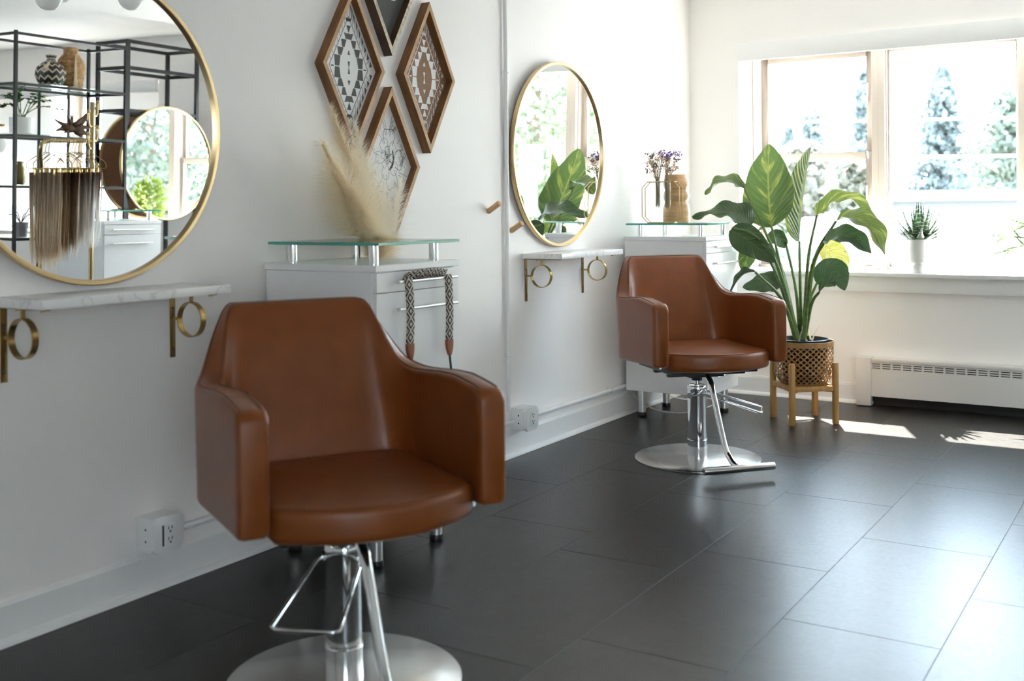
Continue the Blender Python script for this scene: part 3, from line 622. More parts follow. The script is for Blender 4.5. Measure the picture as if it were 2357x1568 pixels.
# ------------------------------------------------------------------ salon chairs
def chair_shell(dz):
    a, yf, yb, rc, t = 0.340, -0.275, 0.27, 0.135, 0.076
    ac, ybc, r = a - t / 2, yb - t / 2, rc - t / 2
    Ls, La, Lm = ac - r, math.pi / 2 * r, (ybc - r) - yf
    tot = Ls + La + Lm
    zt_tab = [(0, .976), (.204, .975), (.282, .800), (.330, .783), (.50, .799), (.60, .802), (.72, .790), (tot, .778)]
    def ztop(c): return sum(lerp_table(zt_tab, max(0, c + d)) for d in [x * 0.0042 for x in range(-4, 5)]) / 9
    def pos(c):
        if c <= Ls: return Vector((c, ybc, 0)), Vector((0, 1, 0))
        if c <= Ls + La:
            th = (c - Ls) / r; return Vector((Ls + r * math.sin(th), ybc - r + r * math.cos(th), 0)), Vector((math.sin(th), math.cos(th), 0))
        return Vector((ac, ybc - r - (c - Ls - La), 0)), Vector((1, 0, 0))
    cs = []
    c = 0.0
    while c < tot - 0.032: cs.append(c); c += 0.0125
    cs += [tot - x for x in (0.032, 0.026, 0.020, 0.014, 0.009, 0.005, 0.002, 0.0)]
    full = [(-1, c) for c in reversed(cs[1:])] + [(1, c) for c in cs]
    R = []
    for sg, c in full:
        P, N = pos(c); zt = ztop(c); e = tot - c; rr = 0.028; sh = 0.0
        z0 = 0.482 + 0.012 * sstep(0.3, 0.7, c)
        if e < rr: d = rr - math.sqrt(max(0, rr * rr - (rr - e) ** 2)); zt -= d; sh = 0.35 * d; z0 += 0.35 * d
        w = 1 - sstep(0.16, 0.42, c); h = t / 2 - sh; q = 0.013
        prof = [(-h + q, z0), (-h + q * .3, z0 + q * .3), (-h, z0 + q)]
        for f in (0.25, 0.5, 0.75): prof.append((-h, z0 + q + (zt - z0 - 2 * q) * f))
        prof += [(-h, zt - q), (-h + q * .3, zt - q * .3), (-h + q, zt), (0, zt + 0.003), (h - q, zt), (h - q * .3, zt - q * .3), (h, zt - q)]
        for f in (0.75, 0.5, 0.25): prof.append((h, z0 + q + (zt - z0 - 2 * q) * f))
        prof += [(h, z0 + q), (h - q * .3, z0 + q * .3), (h - q, z0)]
        ring = []
        for qn, z in prof:
            p = P + N * qn; p.y += 0.32 * max(0, z - 0.50) * w + 0.02 * w; p.z = z + dz; p.x *= sg
            ring.append(p)
        R.append(ring)
    mb = MB(); mb.rings(R, True, True)
    seams = []
    for idx in (8, 10):
        seams.append([r_[idx] + Vector((0, 0, 0.0012)) for r_ in R[7:-7]])
    return mb, seams
def salon_chair(label, loc, face, dz, lever_world):
    """face = compass direction the seat looks (radians, room axes); lever_world = direction of the pump lever"""
    rz = face + math.pi / 2                       # local front is -Y
    t = thing('salon_chair', label, 'chair', loc, rz, group='tan leather salon chairs')
    mb, seams = chair_shell(dz)
    sh = mb.build('backrest_shell', M_leather, t, smooth=70)
    sm = MB()
    for s in seams: sm.tube(s, 0.0016, 5)
    sm.build('seam', M_seam, sh)
    # seat cushion with bowed front
    out = []
    for k in range(25):
        u = -1 + 2 * k / 24; out.append((0.256 * u, -0.245 - 0.105 * (1 - u * u)))
    for k in range(1, 9): out.append((0.256, -0.245 + 0.447 * k / 8))
    for k in range(1, 12): out.append((0.256 - 0.512 * k / 12, 0.202 + 0.03 * math.sin(math.pi * k / 12)))
    for k in range(0, 9): out.append((-0.256, 0.202 - 0.447 * k / 8))
    out = out[:-1]
    st = cushion(MB(), out, 0.468 + dz, 0.556 + dz, 0.022, 0.012, 5).build('seat', M_leather, t, smooth=70)
    MB().tube([(x * 0.978, y * 0.978, 0.550 + dz) for x, y in out[:25]], 0.0022, 5).build('piping', M_seam, st)
    u = MB().box((-0.22, -0.20, 0.445 + dz), (0.22, 0.20, 0.466 + dz)); u.box((-0.09, -0.11, 0.415 + dz), (0.09, 0.09, 0.437 + dz)); u.bar((-0.2, -0.10, 0.43 + dz), (0.2, -0.10, 0.43 + dz), 0.03, 0.012); u.bar((-0.2, 0.06, 0.43 + dz), (0.2, 0.06, 0.43 + dz), 0.03, 0.012)
    u.build('seat_plate', M_black, t, bevel=0.002)
    for x, y in ((-0.07, -0.09), (0.07, -0.09), (-0.07, 0.07), (0.07, 0.07), (-0.18, -0.10), (0.18, -0.10), (-0.28, -0.2), (0.28, -0.2), (-0.285, 0.0), (0.285, 0.0)): MB().cyl((x, y, (0.424 if abs(x) < 0.25 else 0.479) + dz), (x, y, (0.462 if abs(x) < 0.25 else 0.50) + dz), 0.005, n=6).build('bolt', M_satin, t)
    MB().cyl((0, 0, 0.385 + dz), (0, 0, 0.418 + dz), 0.026, n=24).build('collar', M_black, t, bevel=0.003)
    # hydraulic column
    MB().cyl((0, 0, 0.30), (0, 0, 0.40 + dz), 0.014, n=20).build('piston', M_chrome, t)
    c = MB().lathe([(0.0, 0.352), (0.036, 0.352), (0.0375, 0.36), (0.046, 0.362), (0.0485, 0.357), (0.0485, 0.343), (0.0465, 0.336), (0.0465, 0.105), (0.048, 0.104), (0.048, 0.1), (0.0495, 0.098), (0.0495, 0.012)], 48)
    c.build('column', M_chrome, t, smooth=35)
    MB().lathe([(0, 0.0), (0.303, 0.0), (0.305, 0.002), (0.305, 0.009), (0.300, 0.0125), (0.0, 0.0135)], 96).build('base_plate', M_steel, t, smooth=35)
    # pump lever: wire loop hinged at the top of the column
    la = math.atan2(lever_world[1], lever_world[0]) - rz; ca, sa = math.cos(la), math.sin(la)
    def L(f, s, z): return (f * ca - s * sa, f * sa + s * ca, z)
    lv = MB(); w0, w1 = 0.058, 0.082
    pts = [L(-0.03, -w0, 0.318), L(0.0, -w0, 0.320), L(0.04, -w0 * 1.02, 0.325), L(0.30, -w1, 0.252), L(0.308, -w1 + 0.012, 0.250), L(0.308, w1 - 0.012, 0.250), L(0.30, w1, 0.252), L(0.04, w0 * 1.02, 0.325), L(0.0, w0, 0.320), L(-0.03, w0, 0.318)]
    lv.tube(pts, 0.0052, 10)
    lv.cyl(L(-0.03, -w0 - 0.008, 0.318), L(-0.03, w0 + 0.008, 0.318), 0.0075, n=12)
    for sg in (-1, 1): lv.cyl(L(-0.03, sg * w0 - 0.006, 0.318), L(-0.03, sg * w0 + 0.006, 0.318), 0.014, n=16)
    lv.build('pump_lever', M_chrome, t, smooth=50)
    # T-bar footrest
    ft = spline([(0, -0.06, 0.428 + dz), (0, -0.10, 0.426 + dz), (0, -0.150, 0.395 + dz), (0, -0.178, 0.34), (0, -0.285, 0.13), (0, -0.345, 0.075), (0, -0.385, 0.058), (0, -0.425, 0.052)], 40)
    fo = MB().tube(ft, 0.0145, 16); fr = fo.build('footrest', M_chrome, t, smooth=60)
    MB().cyl((-0.175, -0.427, 0.05), (0.175, -0.427, 0.05), 0.0175, n=24).build('foot_bar', M_steel, fr, bevel=0.002)
    return t
salon_chair('tan leather salon chair in the foreground, nearest and largest', (1.0, 2.165, 0.0), R_(-30), -0.012, (0.40, -0.92))
salon_chair('tan leather salon chair further back, in front of the plant', (0.825, 4.973, 0.0), R_(-42), 0.0, (0.92, 0.30))
# ------------------------------------------------------------------ white cabinets with glass tops
def cabinet(label, loc, rz=0.0, dz=0.0):
    """local: wall side x=0, drawers face +x, width along y"""
    t = thing('rolling_cabinet', label, 'cabinet', loc, rz, group='white drawer cabinets with glass tops')
    D, Wd, z0, z1 = 0.51, 0.485, 0.155, 1.040 + dz
    MB().box((0, 0.002, z0), (D - 0.021, Wd - 0.002, z1 - 0.024)).build('carcass', M_white, t, bevel=0.0015, seg=1)
    MB().box((-0.004, -0.004, z1 - 0.0235), (D, Wd + 0.004, z1)).build('top_panel', M_white, t, bevel=0.0015, seg=1)
    fr = [(z1 - 0.094, z1 - 0.027), (0.575, z1 - 0.097), (0.302, 0.572), (z0, 0.299)]
    for (a, b), hz in zip(fr, (z1 - 0.060, z1 - 0.155, 0.525, 0.255)):
        d = MB().box((D - 0.0195, 0.002, a), (D, Wd - 0.002, b)).build('drawer_front', M_white, t, bevel=0.0012, seg=1)
        h = MB(); h.cyl((D + 0.028, 0.09, hz), (D + 0.028, Wd - 0.05, hz), 0.0055, n=12)
        for y in (0.12, Wd - 0.08): h.cyl((D - 0.001, y, hz), (D + 0.028, y, hz), 0.0045, n=10)
        h.build('handle', M_satin, d)
    for x in (0.075, D - 0.06):
        for y in (0.06, Wd - 0.075):
            l = MB().cyl((x, y, 0.024), (x, y, z0), 0.0235, n=24).build('leg', M_satin, t)
            MB().cyl((x, y, 0.0), (x, y, 0.025), 0.0255, n=24).build('foot', M_black, l, bevel=0.003)
            MB().cyl((x, y, z1), (x, y, z1 + 0.066), 0.0175, n=24).build('standoff', M_chrome, t)
    g = MB().box((0.005, 0.006, z1 + 0.066), (D + 0.008, Wd - 0.004, z1 + 0.077))
    go = g.build('glass_top', [M_gtop, M_gedge], t, bevel=0.001, seg=1, smooth=0)
    for p in go.data.polygons:
        if abs(p.normal.z) < 0.5: p.material_index = 1
    return t
cabinet('white drawer cabinet with glass top and a woven strap over its handle', (0.04, 2.862, 0))
cabinet('white drawer cabinet with glass top carrying dried flowers', (0.04, 5.792, 0), dz=0.02)
cabinet('white drawer cabinet seen reflected in the left round mirror', (4.01, 5.335, 0), rz=math.pi, dz=0.02)
# ------------------------------------------------------------------ woven camera strap over the first cabinet's top handle
hx, hz = 0.04 + 0.51 + 0.028, 0.98
sp_ = thing('camera_strap', 'woven black and cream diamond pattern strap hanging on a cabinet handle', 'strap', (hx, 3.08, 0.5), world=True)
def ribbon(name, pts, wv, parent, m, w, vr=(0, 1)):
    rows = [[Vector(p) - Vector(wv_) * w / 2, Vector(p), Vector(p) + Vector(wv_) * w / 2] for p, wv_ in zip(pts, wv)]
    o = grid(name, rows, m, parent, vrange=vr); md = o.modifiers.new('s', 'SOLIDIFY'); md.thickness = 0.003; md.offset = 0; return o
ya, yb = 2.985, 3.232
def drop(y, zb, dy):
    """down one side of the handle"""
    P = []
    for k in range(14):
        f = k / 13; P.append(Vector((hx + 0.010 - 0.004 * f, y + dy * math.sin(f * 2.4) * 0.5, 0.992 - (0.992 - zb) * f)))
    return P
top = [Vector((hx - 0.006 + 0.012 * math.sin(math.pi * f), ya + (yb - ya) * f, 0.994 + 0.010 * math.sin(math.pi * f))) for f in [i / 14 for i in range(15)]]
ribbon('strap_top', top, [(0.5, 0, 0.87)] * 15, sp_, M_strap, 0.036, (0, 0.6))
for y, zb, dy, nm in ((ya + 0.004, 0.765, 0.03, 'strap_tail'), (yb - 0.006, 0.755, 0.022, 'strap_tail')):
    P = drop(y, zb, dy); ribbon(nm, P, [(0.12, 0.99, 0)] * 14, sp_, M_strap, 0.037, (0, 0.55))
    e = P[-1]
    ti = MB(); Rg = []
    for f, w in ((0, 0.0185), (0.3, 0.0185), (0.6, 0.015), (0.85, 0.009), (1, 0.005)):
        c_ = e + Vector((0, dy * 0.1 * f, -0.058 * f)); Rg.append([c_ + Vector((dx, s_ * w, 0)) for dx, s_ in ((-0.005, -1), (0.006, -1), (0.008, 0), (0.006, 1), (-0.005, 1))])
    ti.rings(Rg).build('leather_tip', M_strapl, sp_, smooth=50)
    b0 = e + Vector((0, dy * 0.1, -0.055)); MB().tube(spline([b0, b0 + Vector((0.004, 0.006, -0.10)), b0 + Vector((0.0, 0.018 if nm and y < 3.1 else -0.012, -0.24))], 12), 0.0042, 6, flat=0.6).build('cord', M_cord, sp_)
# ------------------------------------------------------------------ diamond wall frames
FA, FB, FX = 0.190, 0.333, 0.046
def diamond(label, yc, zc, m_side, m_front, m_panel):
    t = thing('diamond_frame', label, 'picture frame', (0.0, yc, zc), group='diamond shaped wooden wall frames')
    k = 0.885
    O = [(0, FB), (FA, 0), (0, -FB), (-FA, 0)]; I = [(a * k, b * k) for a, b in O]
    for i in range(4):
        j = (i + 1) % 4; q = [O[i], O[j], I[j], I[i]]
        mb = MB().prism([(0.0, a, b) for a, b in q], (FX, 0, 0))
        ob = mb.build('side_rail', [m_side, m_front], t, bevel=0.0008, seg=1, smooth=0)
        for p in ob.data.polygons:
            if p.normal.x > 0.7: p.material_index = 1
    MB().prism([(0.006, a, b) for a, b in I], (0.006, 0, 0)).build('panel', m_panel, t, smooth=0)
    return t, FA * k, FB * k
def print_polys(polys, parent, m, name='print', x=0.0122):
    V = []; F = []
    for p in polys:
        b = len(V); V += [(x, a, c) for a, c in p]; F.append(tuple(range(b, b + len(p))))
    me = bpy.data.meshes.new(name); me.from_pydata(V, [], F); me.materials.append(m); return link(name, me, parent)
def line_poly(a, b, w):
    dx, dz = b[0] - a[0], b[1] - a[1]; L = math.hypot(dx, dz) or 1; nx, nz = -dz / L * w / 2, dx / L * w / 2
    return [(a[0] + nx, a[1] + nz), (b[0] + nx, b[1] + nz), (b[0] - nx, b[1] - nz), (a[0] - nx, a[1] - nz)]
def kilim(a, b):
    """woven-rug pattern: lozenge outline, saw-tooth border, stepped medallion (fractions of the panel half-diagonals)"""
    P = []; S = lambda pts: [(p * a, q * b) for p, q in pts]
    d = [(0, 0.70 * b), (0.70 * a, 0), (0, -0.70 * b), (-0.70 * a, 0)]
    for i in range(4): P.append(line_poly(d[i], d[(i + 1) % 4], 0.0034))
    for sy in (1, -1):
        P.append(S([(-0.075, sy * 0.635), (0.075, sy * 0.635), (0.11, sy * 0.675), (-0.11, sy * 0.675)]))
        for sx in (1, -1): P.append(line_poly((sx * 0.10 * a, sy * 0.66 * b), (sx * 0.16 * a, sy * 0.80 * b), 0.003))
    for sx in (1, -1):
        for sy in (1, -1):
            n = 8
            for i in range(n):
                f = 0.05 + 0.92 * i / n; g = f + 0.92 / n * 0.70
                on = lambda s, f: (sx * s * f, sy * s * (1 - f))
                P.append(S([on(0.93, f), on(0.93, g), on(0.805, g + 0.005)]))
                o, e = on(0.72, f + 0.03), on(0.90, f - 0.015); P.append(line_poly((o[0] * a, o[1] * b), (e[0] * a, e[1] * b), 0.0022))
            for (p, q, w, h, sk) in ((0.41, 0.080, 0.105, 0.074, 0.035), (0.30, 0.212, 0.098, 0.054, 0.06), (0.175, 0.325, 0.082, 0.053, 0.055)):
                P.append([(sx * x * a, sy * y * b) for x, y in ((p - w + sk, q - h), (p + w - sk * .4, q - h), (p + w + sk * .3, q + h), (p - w - sk * .3, q + h))])
            P.append([(sx * x * a, sy * y * b) for x, y in ((0.54, 0.0), (0.64, 0.0), (0.64, 0.010), (0.54, 0.010))])
    for sy in (1, -1):
        P.append(S([(-0.105, sy * 0.385), (0.105, sy * 0.385), (0.17, sy * 0.475), (0.06, sy * 0.462), (0, sy * 0.47), (-0.06, sy * 0.462), (-0.17, sy * 0.475)]))
        P.append(S([(-0.012, sy * 0.48), (0.012, sy * 0.48), (0.08, sy * 0.575), (-0.08, sy * 0.575)]))
        P.append(S([(-0.008, 0), (0.008, 0), (0.042, sy * 0.085), (-0.042, sy * 0.085)]))
        P.append(S([(-0.012, sy * 0.235), (0.012, sy * 0.235), (0.05, sy * 0.175), (-0.05, sy * 0.175)]))
    return P
tA, a_, b_ = diamond('stained wood diamond frame with charcoal pattern on white, leftmost', 3.362, 1.80, M_walnut, M_rawedge, M_paper); print_polys(kilim(a_, b_), tA, M_char)
tB, a_, b_ = diamond('stained wood diamond frame with white pattern on brown, rightmost', 3.868, 1.808, M_walnut, M_rawedge, M_brown); print_polys(kilim(a_, b_), tB, M_paper)
tC, a_, b_ = diamond('stained wood diamond frame with ink peony drawing, lowest', 3.598, 1.412, M_walnut, M_rawedge, M_paper)
random.seed(21)
def inside(p): return abs(p[0]) / a_ + abs(p[1]) / b_ < 0.97
def poly_lines(pts, w, out):
    for p, q in zip(pts, pts[1:]):
        if inside(p) and inside(q): out.append(line_poly(p, q, w))
ink = []; fc = (0.005, 0.03)
def petal(cx, cz, ang, ln, wd, w=0.0018, wob=0.12):
    pts = []
    for k in range(19):
        f = k / 18; th = math.pi * f
        r = ln * math.sin(th) ** 0.6; s = wd * math.cos(th) * (0.35 + 0.65 * math.sin(th))
        r *= 1 + wob * math.sin(5 * th + ang * 3) * 0.5; s *= 1 + wob * math.cos(4 * th)
        pts.append((cx + r * math.cos(ang) - s * math.sin(ang), cz + (r * math.sin(ang) + s * math.cos(ang)) * 1.15))
    poly_lines(pts, w, ink)
for n, rad, ln, wd, off in ((5, 0.012, 0.030, 0.026, 0.2), (5, 0.030, 0.044, 0.046, 0.7), (5, 0.052, 0.055, 0.066, 0.1), (4, 0.080, 0.050, 0.078, 0.9)):
    for k in range(n):
        a = off + 2 * math.pi * k / n + random.uniform(-.15, .15); petal(fc[0] + rad * math.cos(a), fc[1] + rad * math.sin(a) * 1.15, a, ln * random.uniform(.85, 1.15), wd * random.uniform(.85, 1.15), random.choice((0.0014, 0.0018, 0.0024)))
for k in range(170):   # hatching in the heart of the flower
    a = random.uniform(0, 6.28); r = random.uniform(0, 0.026); p = (fc[0] + r * math.cos(a), fc[1] + 0.008 + r * math.sin(a) * 1.3); d = random.uniform(0, 3.14); l = random.uniform(.003, .008)
    poly_lines([p, (p[0] + l * math.cos(d), p[1] + l * math.sin(d))], 0.0012, ink)
for k in range(60):
    a = random.uniform(-1.2, 0.6); r = random.uniform(0.034, 0.044); p = (fc[0] + r * math.cos(a), fc[1] + r * math.sin(a) * 1.3); poly_lines([p, (p[0] + .004, p[1] + .012)], 0.0016, ink)
for (x, z, ang, L_, dark) in ((0.0, 0.13, 1.9, .06, 0), (0.02, 0.135, 1.2, .075, 1), (0.035, 0.14, 0.6, .05, 1), (0.09, 0.0, 0.9, .06, 1), (0.08, -0.03, -0.3, .075, 0), (0.05, -0.07, -0.7, .08, 0), (-0.07, -0.03, 3.6, .06, 0), (-0.05, -0.08, 4.2, .06, 0), (0.0, -0.11, 4.6, .07, 0), (0.03, -0.13, 5.2, .05, 0), (0.07, -0.09, 5.6, .05, 0), (-0.02, -0.16, 4.4, .06, 0)):
    petal(x, z, ang, L_, 0.013, 0.0018, 0.05); poly_lines([(x, z), (x + L_ * math.cos(ang), z + L_ * math.sin(ang))], 0.0013, ink)
    if dark:
        for k in range(9): f = .15 + k * .08; p = (x + L_ * f * math.cos(ang), z + L_ * f * math.sin(ang)); poly_lines([p, (p[0] + .009 * math.cos(ang + .9), p[1] + .009 * math.sin(ang + .9))], 0.002, ink)
for k in range(7): f = k / 6; poly_lines([(0.085 + .02 * f, 0.02 + .09 * f), (0.097 + .02 * f, 0.03 + .09 * f)], 0.002, ink); petal(0.09 + .02 * f, 0.03 + .08 * f, 0.4 if k % 2 else 2.2, .012, .006, .0015)
print_polys(ink, tC, M_ink, 'peony_drawing')
tD, a_, b_ = diamond('dark weathered diamond frame holding a grey felt letter board, topmost', 3.602, 2.206, M_darkwood, M_chip, M_felt)
for (yc, w) in ((0.008, 0.011), (0.046, 0.025)):   # feet of the white letters on the board
    n = 20; ou = [(yc + w * math.copysign(abs(math.cos(t)) ** 0.6, math.cos(t)), -0.060 + 0.032 * math.copysign(abs(math.sin(t)) ** 0.6, math.sin(t))) for t in [2 * math.pi * k / n for k in range(n)]]
    inn = [(yc + (p[0] - yc) * 0.5, -0.060 + (p[1] + 0.060) * 0.62) for p in ou]
    print_polys([[ou[k], ou[(k + 1) % n], inn[(k + 1) % n], inn[k]] for k in range(n)], tD, M_paper, 'letter', 0.0135)
# ------------------------------------------------------------------ pampas grass in a floor vase behind the first cabinet
random.seed(5)
pg = thing('pampas_grass', 'fluffy cream pampas grass plumes behind the near cabinet', 'dried grass', (0.115, 3.452, 0.0), world=True)
MB().lathe([(0, 0.0), (0.055, 0.0), (0.075, 0.02), (0.088, 0.25), (0.085, 0.5), (0.06, 0.72), (0.045, 0.82), (0.05, 0.86), (0.046, 0.86), (0.040, 0.80), (0.0, 0.78)], 32, (0.115, 3.452, 0)).build('vase', M_pot, pg)
def plume(spine, n, length, m, w=0.0021, spread=0.62):
    S = spline(spine, 40); items = []
    for i in range(n):
        f = random.random() ** 0.85; k = 11 + f * 28; j = int(k); p = S[min(39, j)].lerp(S[min(39, j + 1)], k - j); T = (S[min(39, j + 1)] - S[max(0, j - 1)]).normalized()
        side = rvec().normalized(); side = (side - T * side.dot(T)).normalized()
        env = (0.22 + 0.78 * math.sin(math.pi * min(1, 0.12 + f * 0.95))) * length * random.uniform(0.6, 1.15)
        d0 = (T * 1.0 + side * spread * random.uniform(0.4, 1.2)).normalized(); d1 = (T * 0.7 + side * spread * 1.5 + Vector((0, 0, -0.55))).normalized()
        p1 = p + d0 * env * 0.5; p2 = p1 + (d0 + d1).normalized() * env * 0.3; p3 = p2 + d1 * env * 0.3
        for q_ in (p1, p2, p3):
            q_.x = max(q_.x, 0.006)
            if q_.z < 1.13 and q_.y < 3.352: q_.y = 3.352
        items.append(([p, p1, p2, p3], w * random.uniform(.7, 1.3), side.cross(T).normalized()))
    o = blades('plume', items, m, pg); stuff(o)
    MB().tube([Vector(S[0])] + S[1:36:3], 0.0022, 5).build('stalk', M_pampas, pg)
B0 = (0.115, 3.45, 0.78)
for tip, mid, n, ln, m in (((0.16, 3.085, 1.60), (0.14, 3.29, 1.25), 2600, 0.15, M_pampas), ((0.22, 2.975, 1.46), (0.19, 3.20, 1.20), 2400, 0.15, M_pampas), ((0.12, 3.27, 1.56), (0.11, 3.36, 1.25), 2300, 0.14, M_pampas2),
                           ((0.22, 3.03, 1.36), (0.2, 3.22, 1.16), 2000, 0.13, M_pampas), ((0.13, 3.19, 1.42), (0.14, 3.30, 1.20), 2400, 0.14, M_pampas2), ((0.2, 3.12, 1.30), (0.17, 3.28, 1.12), 1900, 0.12, M_pampas), ((0.09, 3.60, 1.36), (0.10, 3.53, 1.17), 1000, 0.10, M_pampas2), ((0.10, 3.47, 1.30), (0.11, 3.46, 1.13), 900, 0.10, M_pampas2)):
    plume([B0, ((B0[0] + mid[0]) / 2, (B0[1] * .55 + mid[1] * .45), (B0[2] + mid[2]) / 2), mid, tip], int(n * 1.1), ln * 1.2, m)
# ------------------------------------------------------------------ bird-of-paradise plant in a lattice basket on a stand
st = thing('plant_stand', 'bamboo plant stand with four round legs under the lattice basket', 'plant stand', (0.98, 6.18, 0.0), R_(42))
for sx in (-1, 1):
    for sy in (-1, 1): MB().cyl((sx * 0.130, sy * 0.130, 0.0), (sx * 0.130, sy * 0.130, 0.345), 0.0185, n=24).build('leg', M_oak, st, bevel=0.003)
MB().bar((-0.122, -0.122, 0.195), (0.122, 0.122, 0.195), 0.03, 0.034).build('crossbar', M_oak, st, bevel=0.002)
MB().bar((-0.122, 0.122, 0.195), (-0.012, 0.012, 0.195), 0.03, 0.034).build('crossbar', M_oak, st, bevel=0.002)
MB().bar((0.122, -0.122, 0.195), (0.012, -0.012, 0.195), 0.03, 0.034).build('crossbar', M_oak, st, bevel=0.002)
for p, q in (((-1, -1), (1, -1)), ((1, -1), (1, 1)), ((1, 1), (-1, 1)), ((-1, 1), (-1, -1))):
    MB().bar((p[0] * 0.130, p[1] * 0.130, 0.2), (q[0] * 0.130, q[1] * 0.130, 0.2), 0.018, 0.028).build('rail', M_oak, st, bevel=0.002)
BC = Vector((0.98, 6.18, 0.212)); BH = 0.245
bk = thing('lattice_basket', 'brown lattice woven basket holding the tall leafy plant', 'basket', tuple(BC), world=True)
def brad(f): return 0.122 + 0.040 * min(1, (f / 0.28)) ** 0.6 + 0.003 * f
wv = MB(); ns = 30
for sg in (-1, 1):
    for k in range(ns):
        L0 = []; L1 = []
        for i in range(15):
            f = i / 14; a = 2 * math.pi * k / ns + sg * f * 1.55; r = brad(f) + (0.0018 * (1 if (i + k) % 2 else -1) * sg); z = BC.z + 0.004 + f * (BH - 0.02)
            da = 0.0058 / r; L0.append(Vector((BC.x + r * math.cos(a - da), BC.y + r * math.sin(a - da), z))); L1.append(Vector((BC.x + r * math.cos(a + da), BC.y + r * math.sin(a + da), z)))
        nn = [Vector((p.x - BC.x, p.y - BC.y, 0)).normalized() * 0.0014 for p in L0]
        wv.rings([[p, q, q + n_, p + n_] for p, q, n_ in zip(L0, L1, nn)], True, True)
stuff(wv.build('lattice', M_rattan, bk, smooth=0))
rm = MB().lathe([(brad(1) - 0.002, BH - 0.026), (brad(1) + 0.004, BH - 0.026), (brad(1) + 0.004, BH + 0.004), (brad(1) - 0.002, BH + 0.004)], 64, BC, closed=True); rm.build('rim_band', M_rattan, bk, smooth=40)
MB().lathe([(0.112, 0.0), (0.12, 0.0), (0.12, 0.012), (0.112, 0.012)], 48, BC, closed=True).build('base_band', M_rattan, bk, smooth=40)
pl = thing('potted_bird_of_paradise', 'tall leafy bird-of-paradise plant with broad green leaves by the window', 'plant', (BC.x, BC.y, 0.22), world=True)
MB().lathe([(0, 0.008), (0.095, 0.008), (0.112, 0.03), (0.14, BH - 0.01), (0.143, BH + 0.012), (0.136, BH + 0.014), (0.130, BH - 0.02), (0.0, BH - 0.03)], 48, BC).build('inner_pot', M_black, pl)
MB().lathe([(0.0, BH - 0.016), (0.06, BH - 0.02), (0.131, BH - 0.026)], 32, BC).build('soil', M_soil, pl)
def leaf(parent, mid, W, normal, m, fold=0.25, wave=0.0, n=22, mm=9, curl=0.0, base=0.75, roll=0.0):
    S = spline(mid, n); N0 = Vector(normal).normalized(); rows = []
    for i, p in enumerate(S):
        t = i / (n - 1); T = (S[min(n - 1, i + 1)] - S[max(0, i - 1)]).normalized()
        nn = (N0 - T * N0.dot(T)).normalized(); sd = T.cross(nn).normalized()
        w = W * (math.sin(math.pi * min(1, max(0.0, t * 0.985 + 0.008) ** base))) ** 0.72
        row = []
        for k in range(mm):
            u = -1 + 2 * k / (mm - 1); au = abs(u)
            ang = fold * (1 + curl * au)
            off = sd * (u * w * math.cos(ang)) + nn * (au * w * math.sin(ang)) + nn * (wave * math.sin(t * 19 + (2 if u > 0 else 0)) * au * au)
            row.append(p + off)
        rows.append(row)
    return grid('leaf', rows, m, parent)
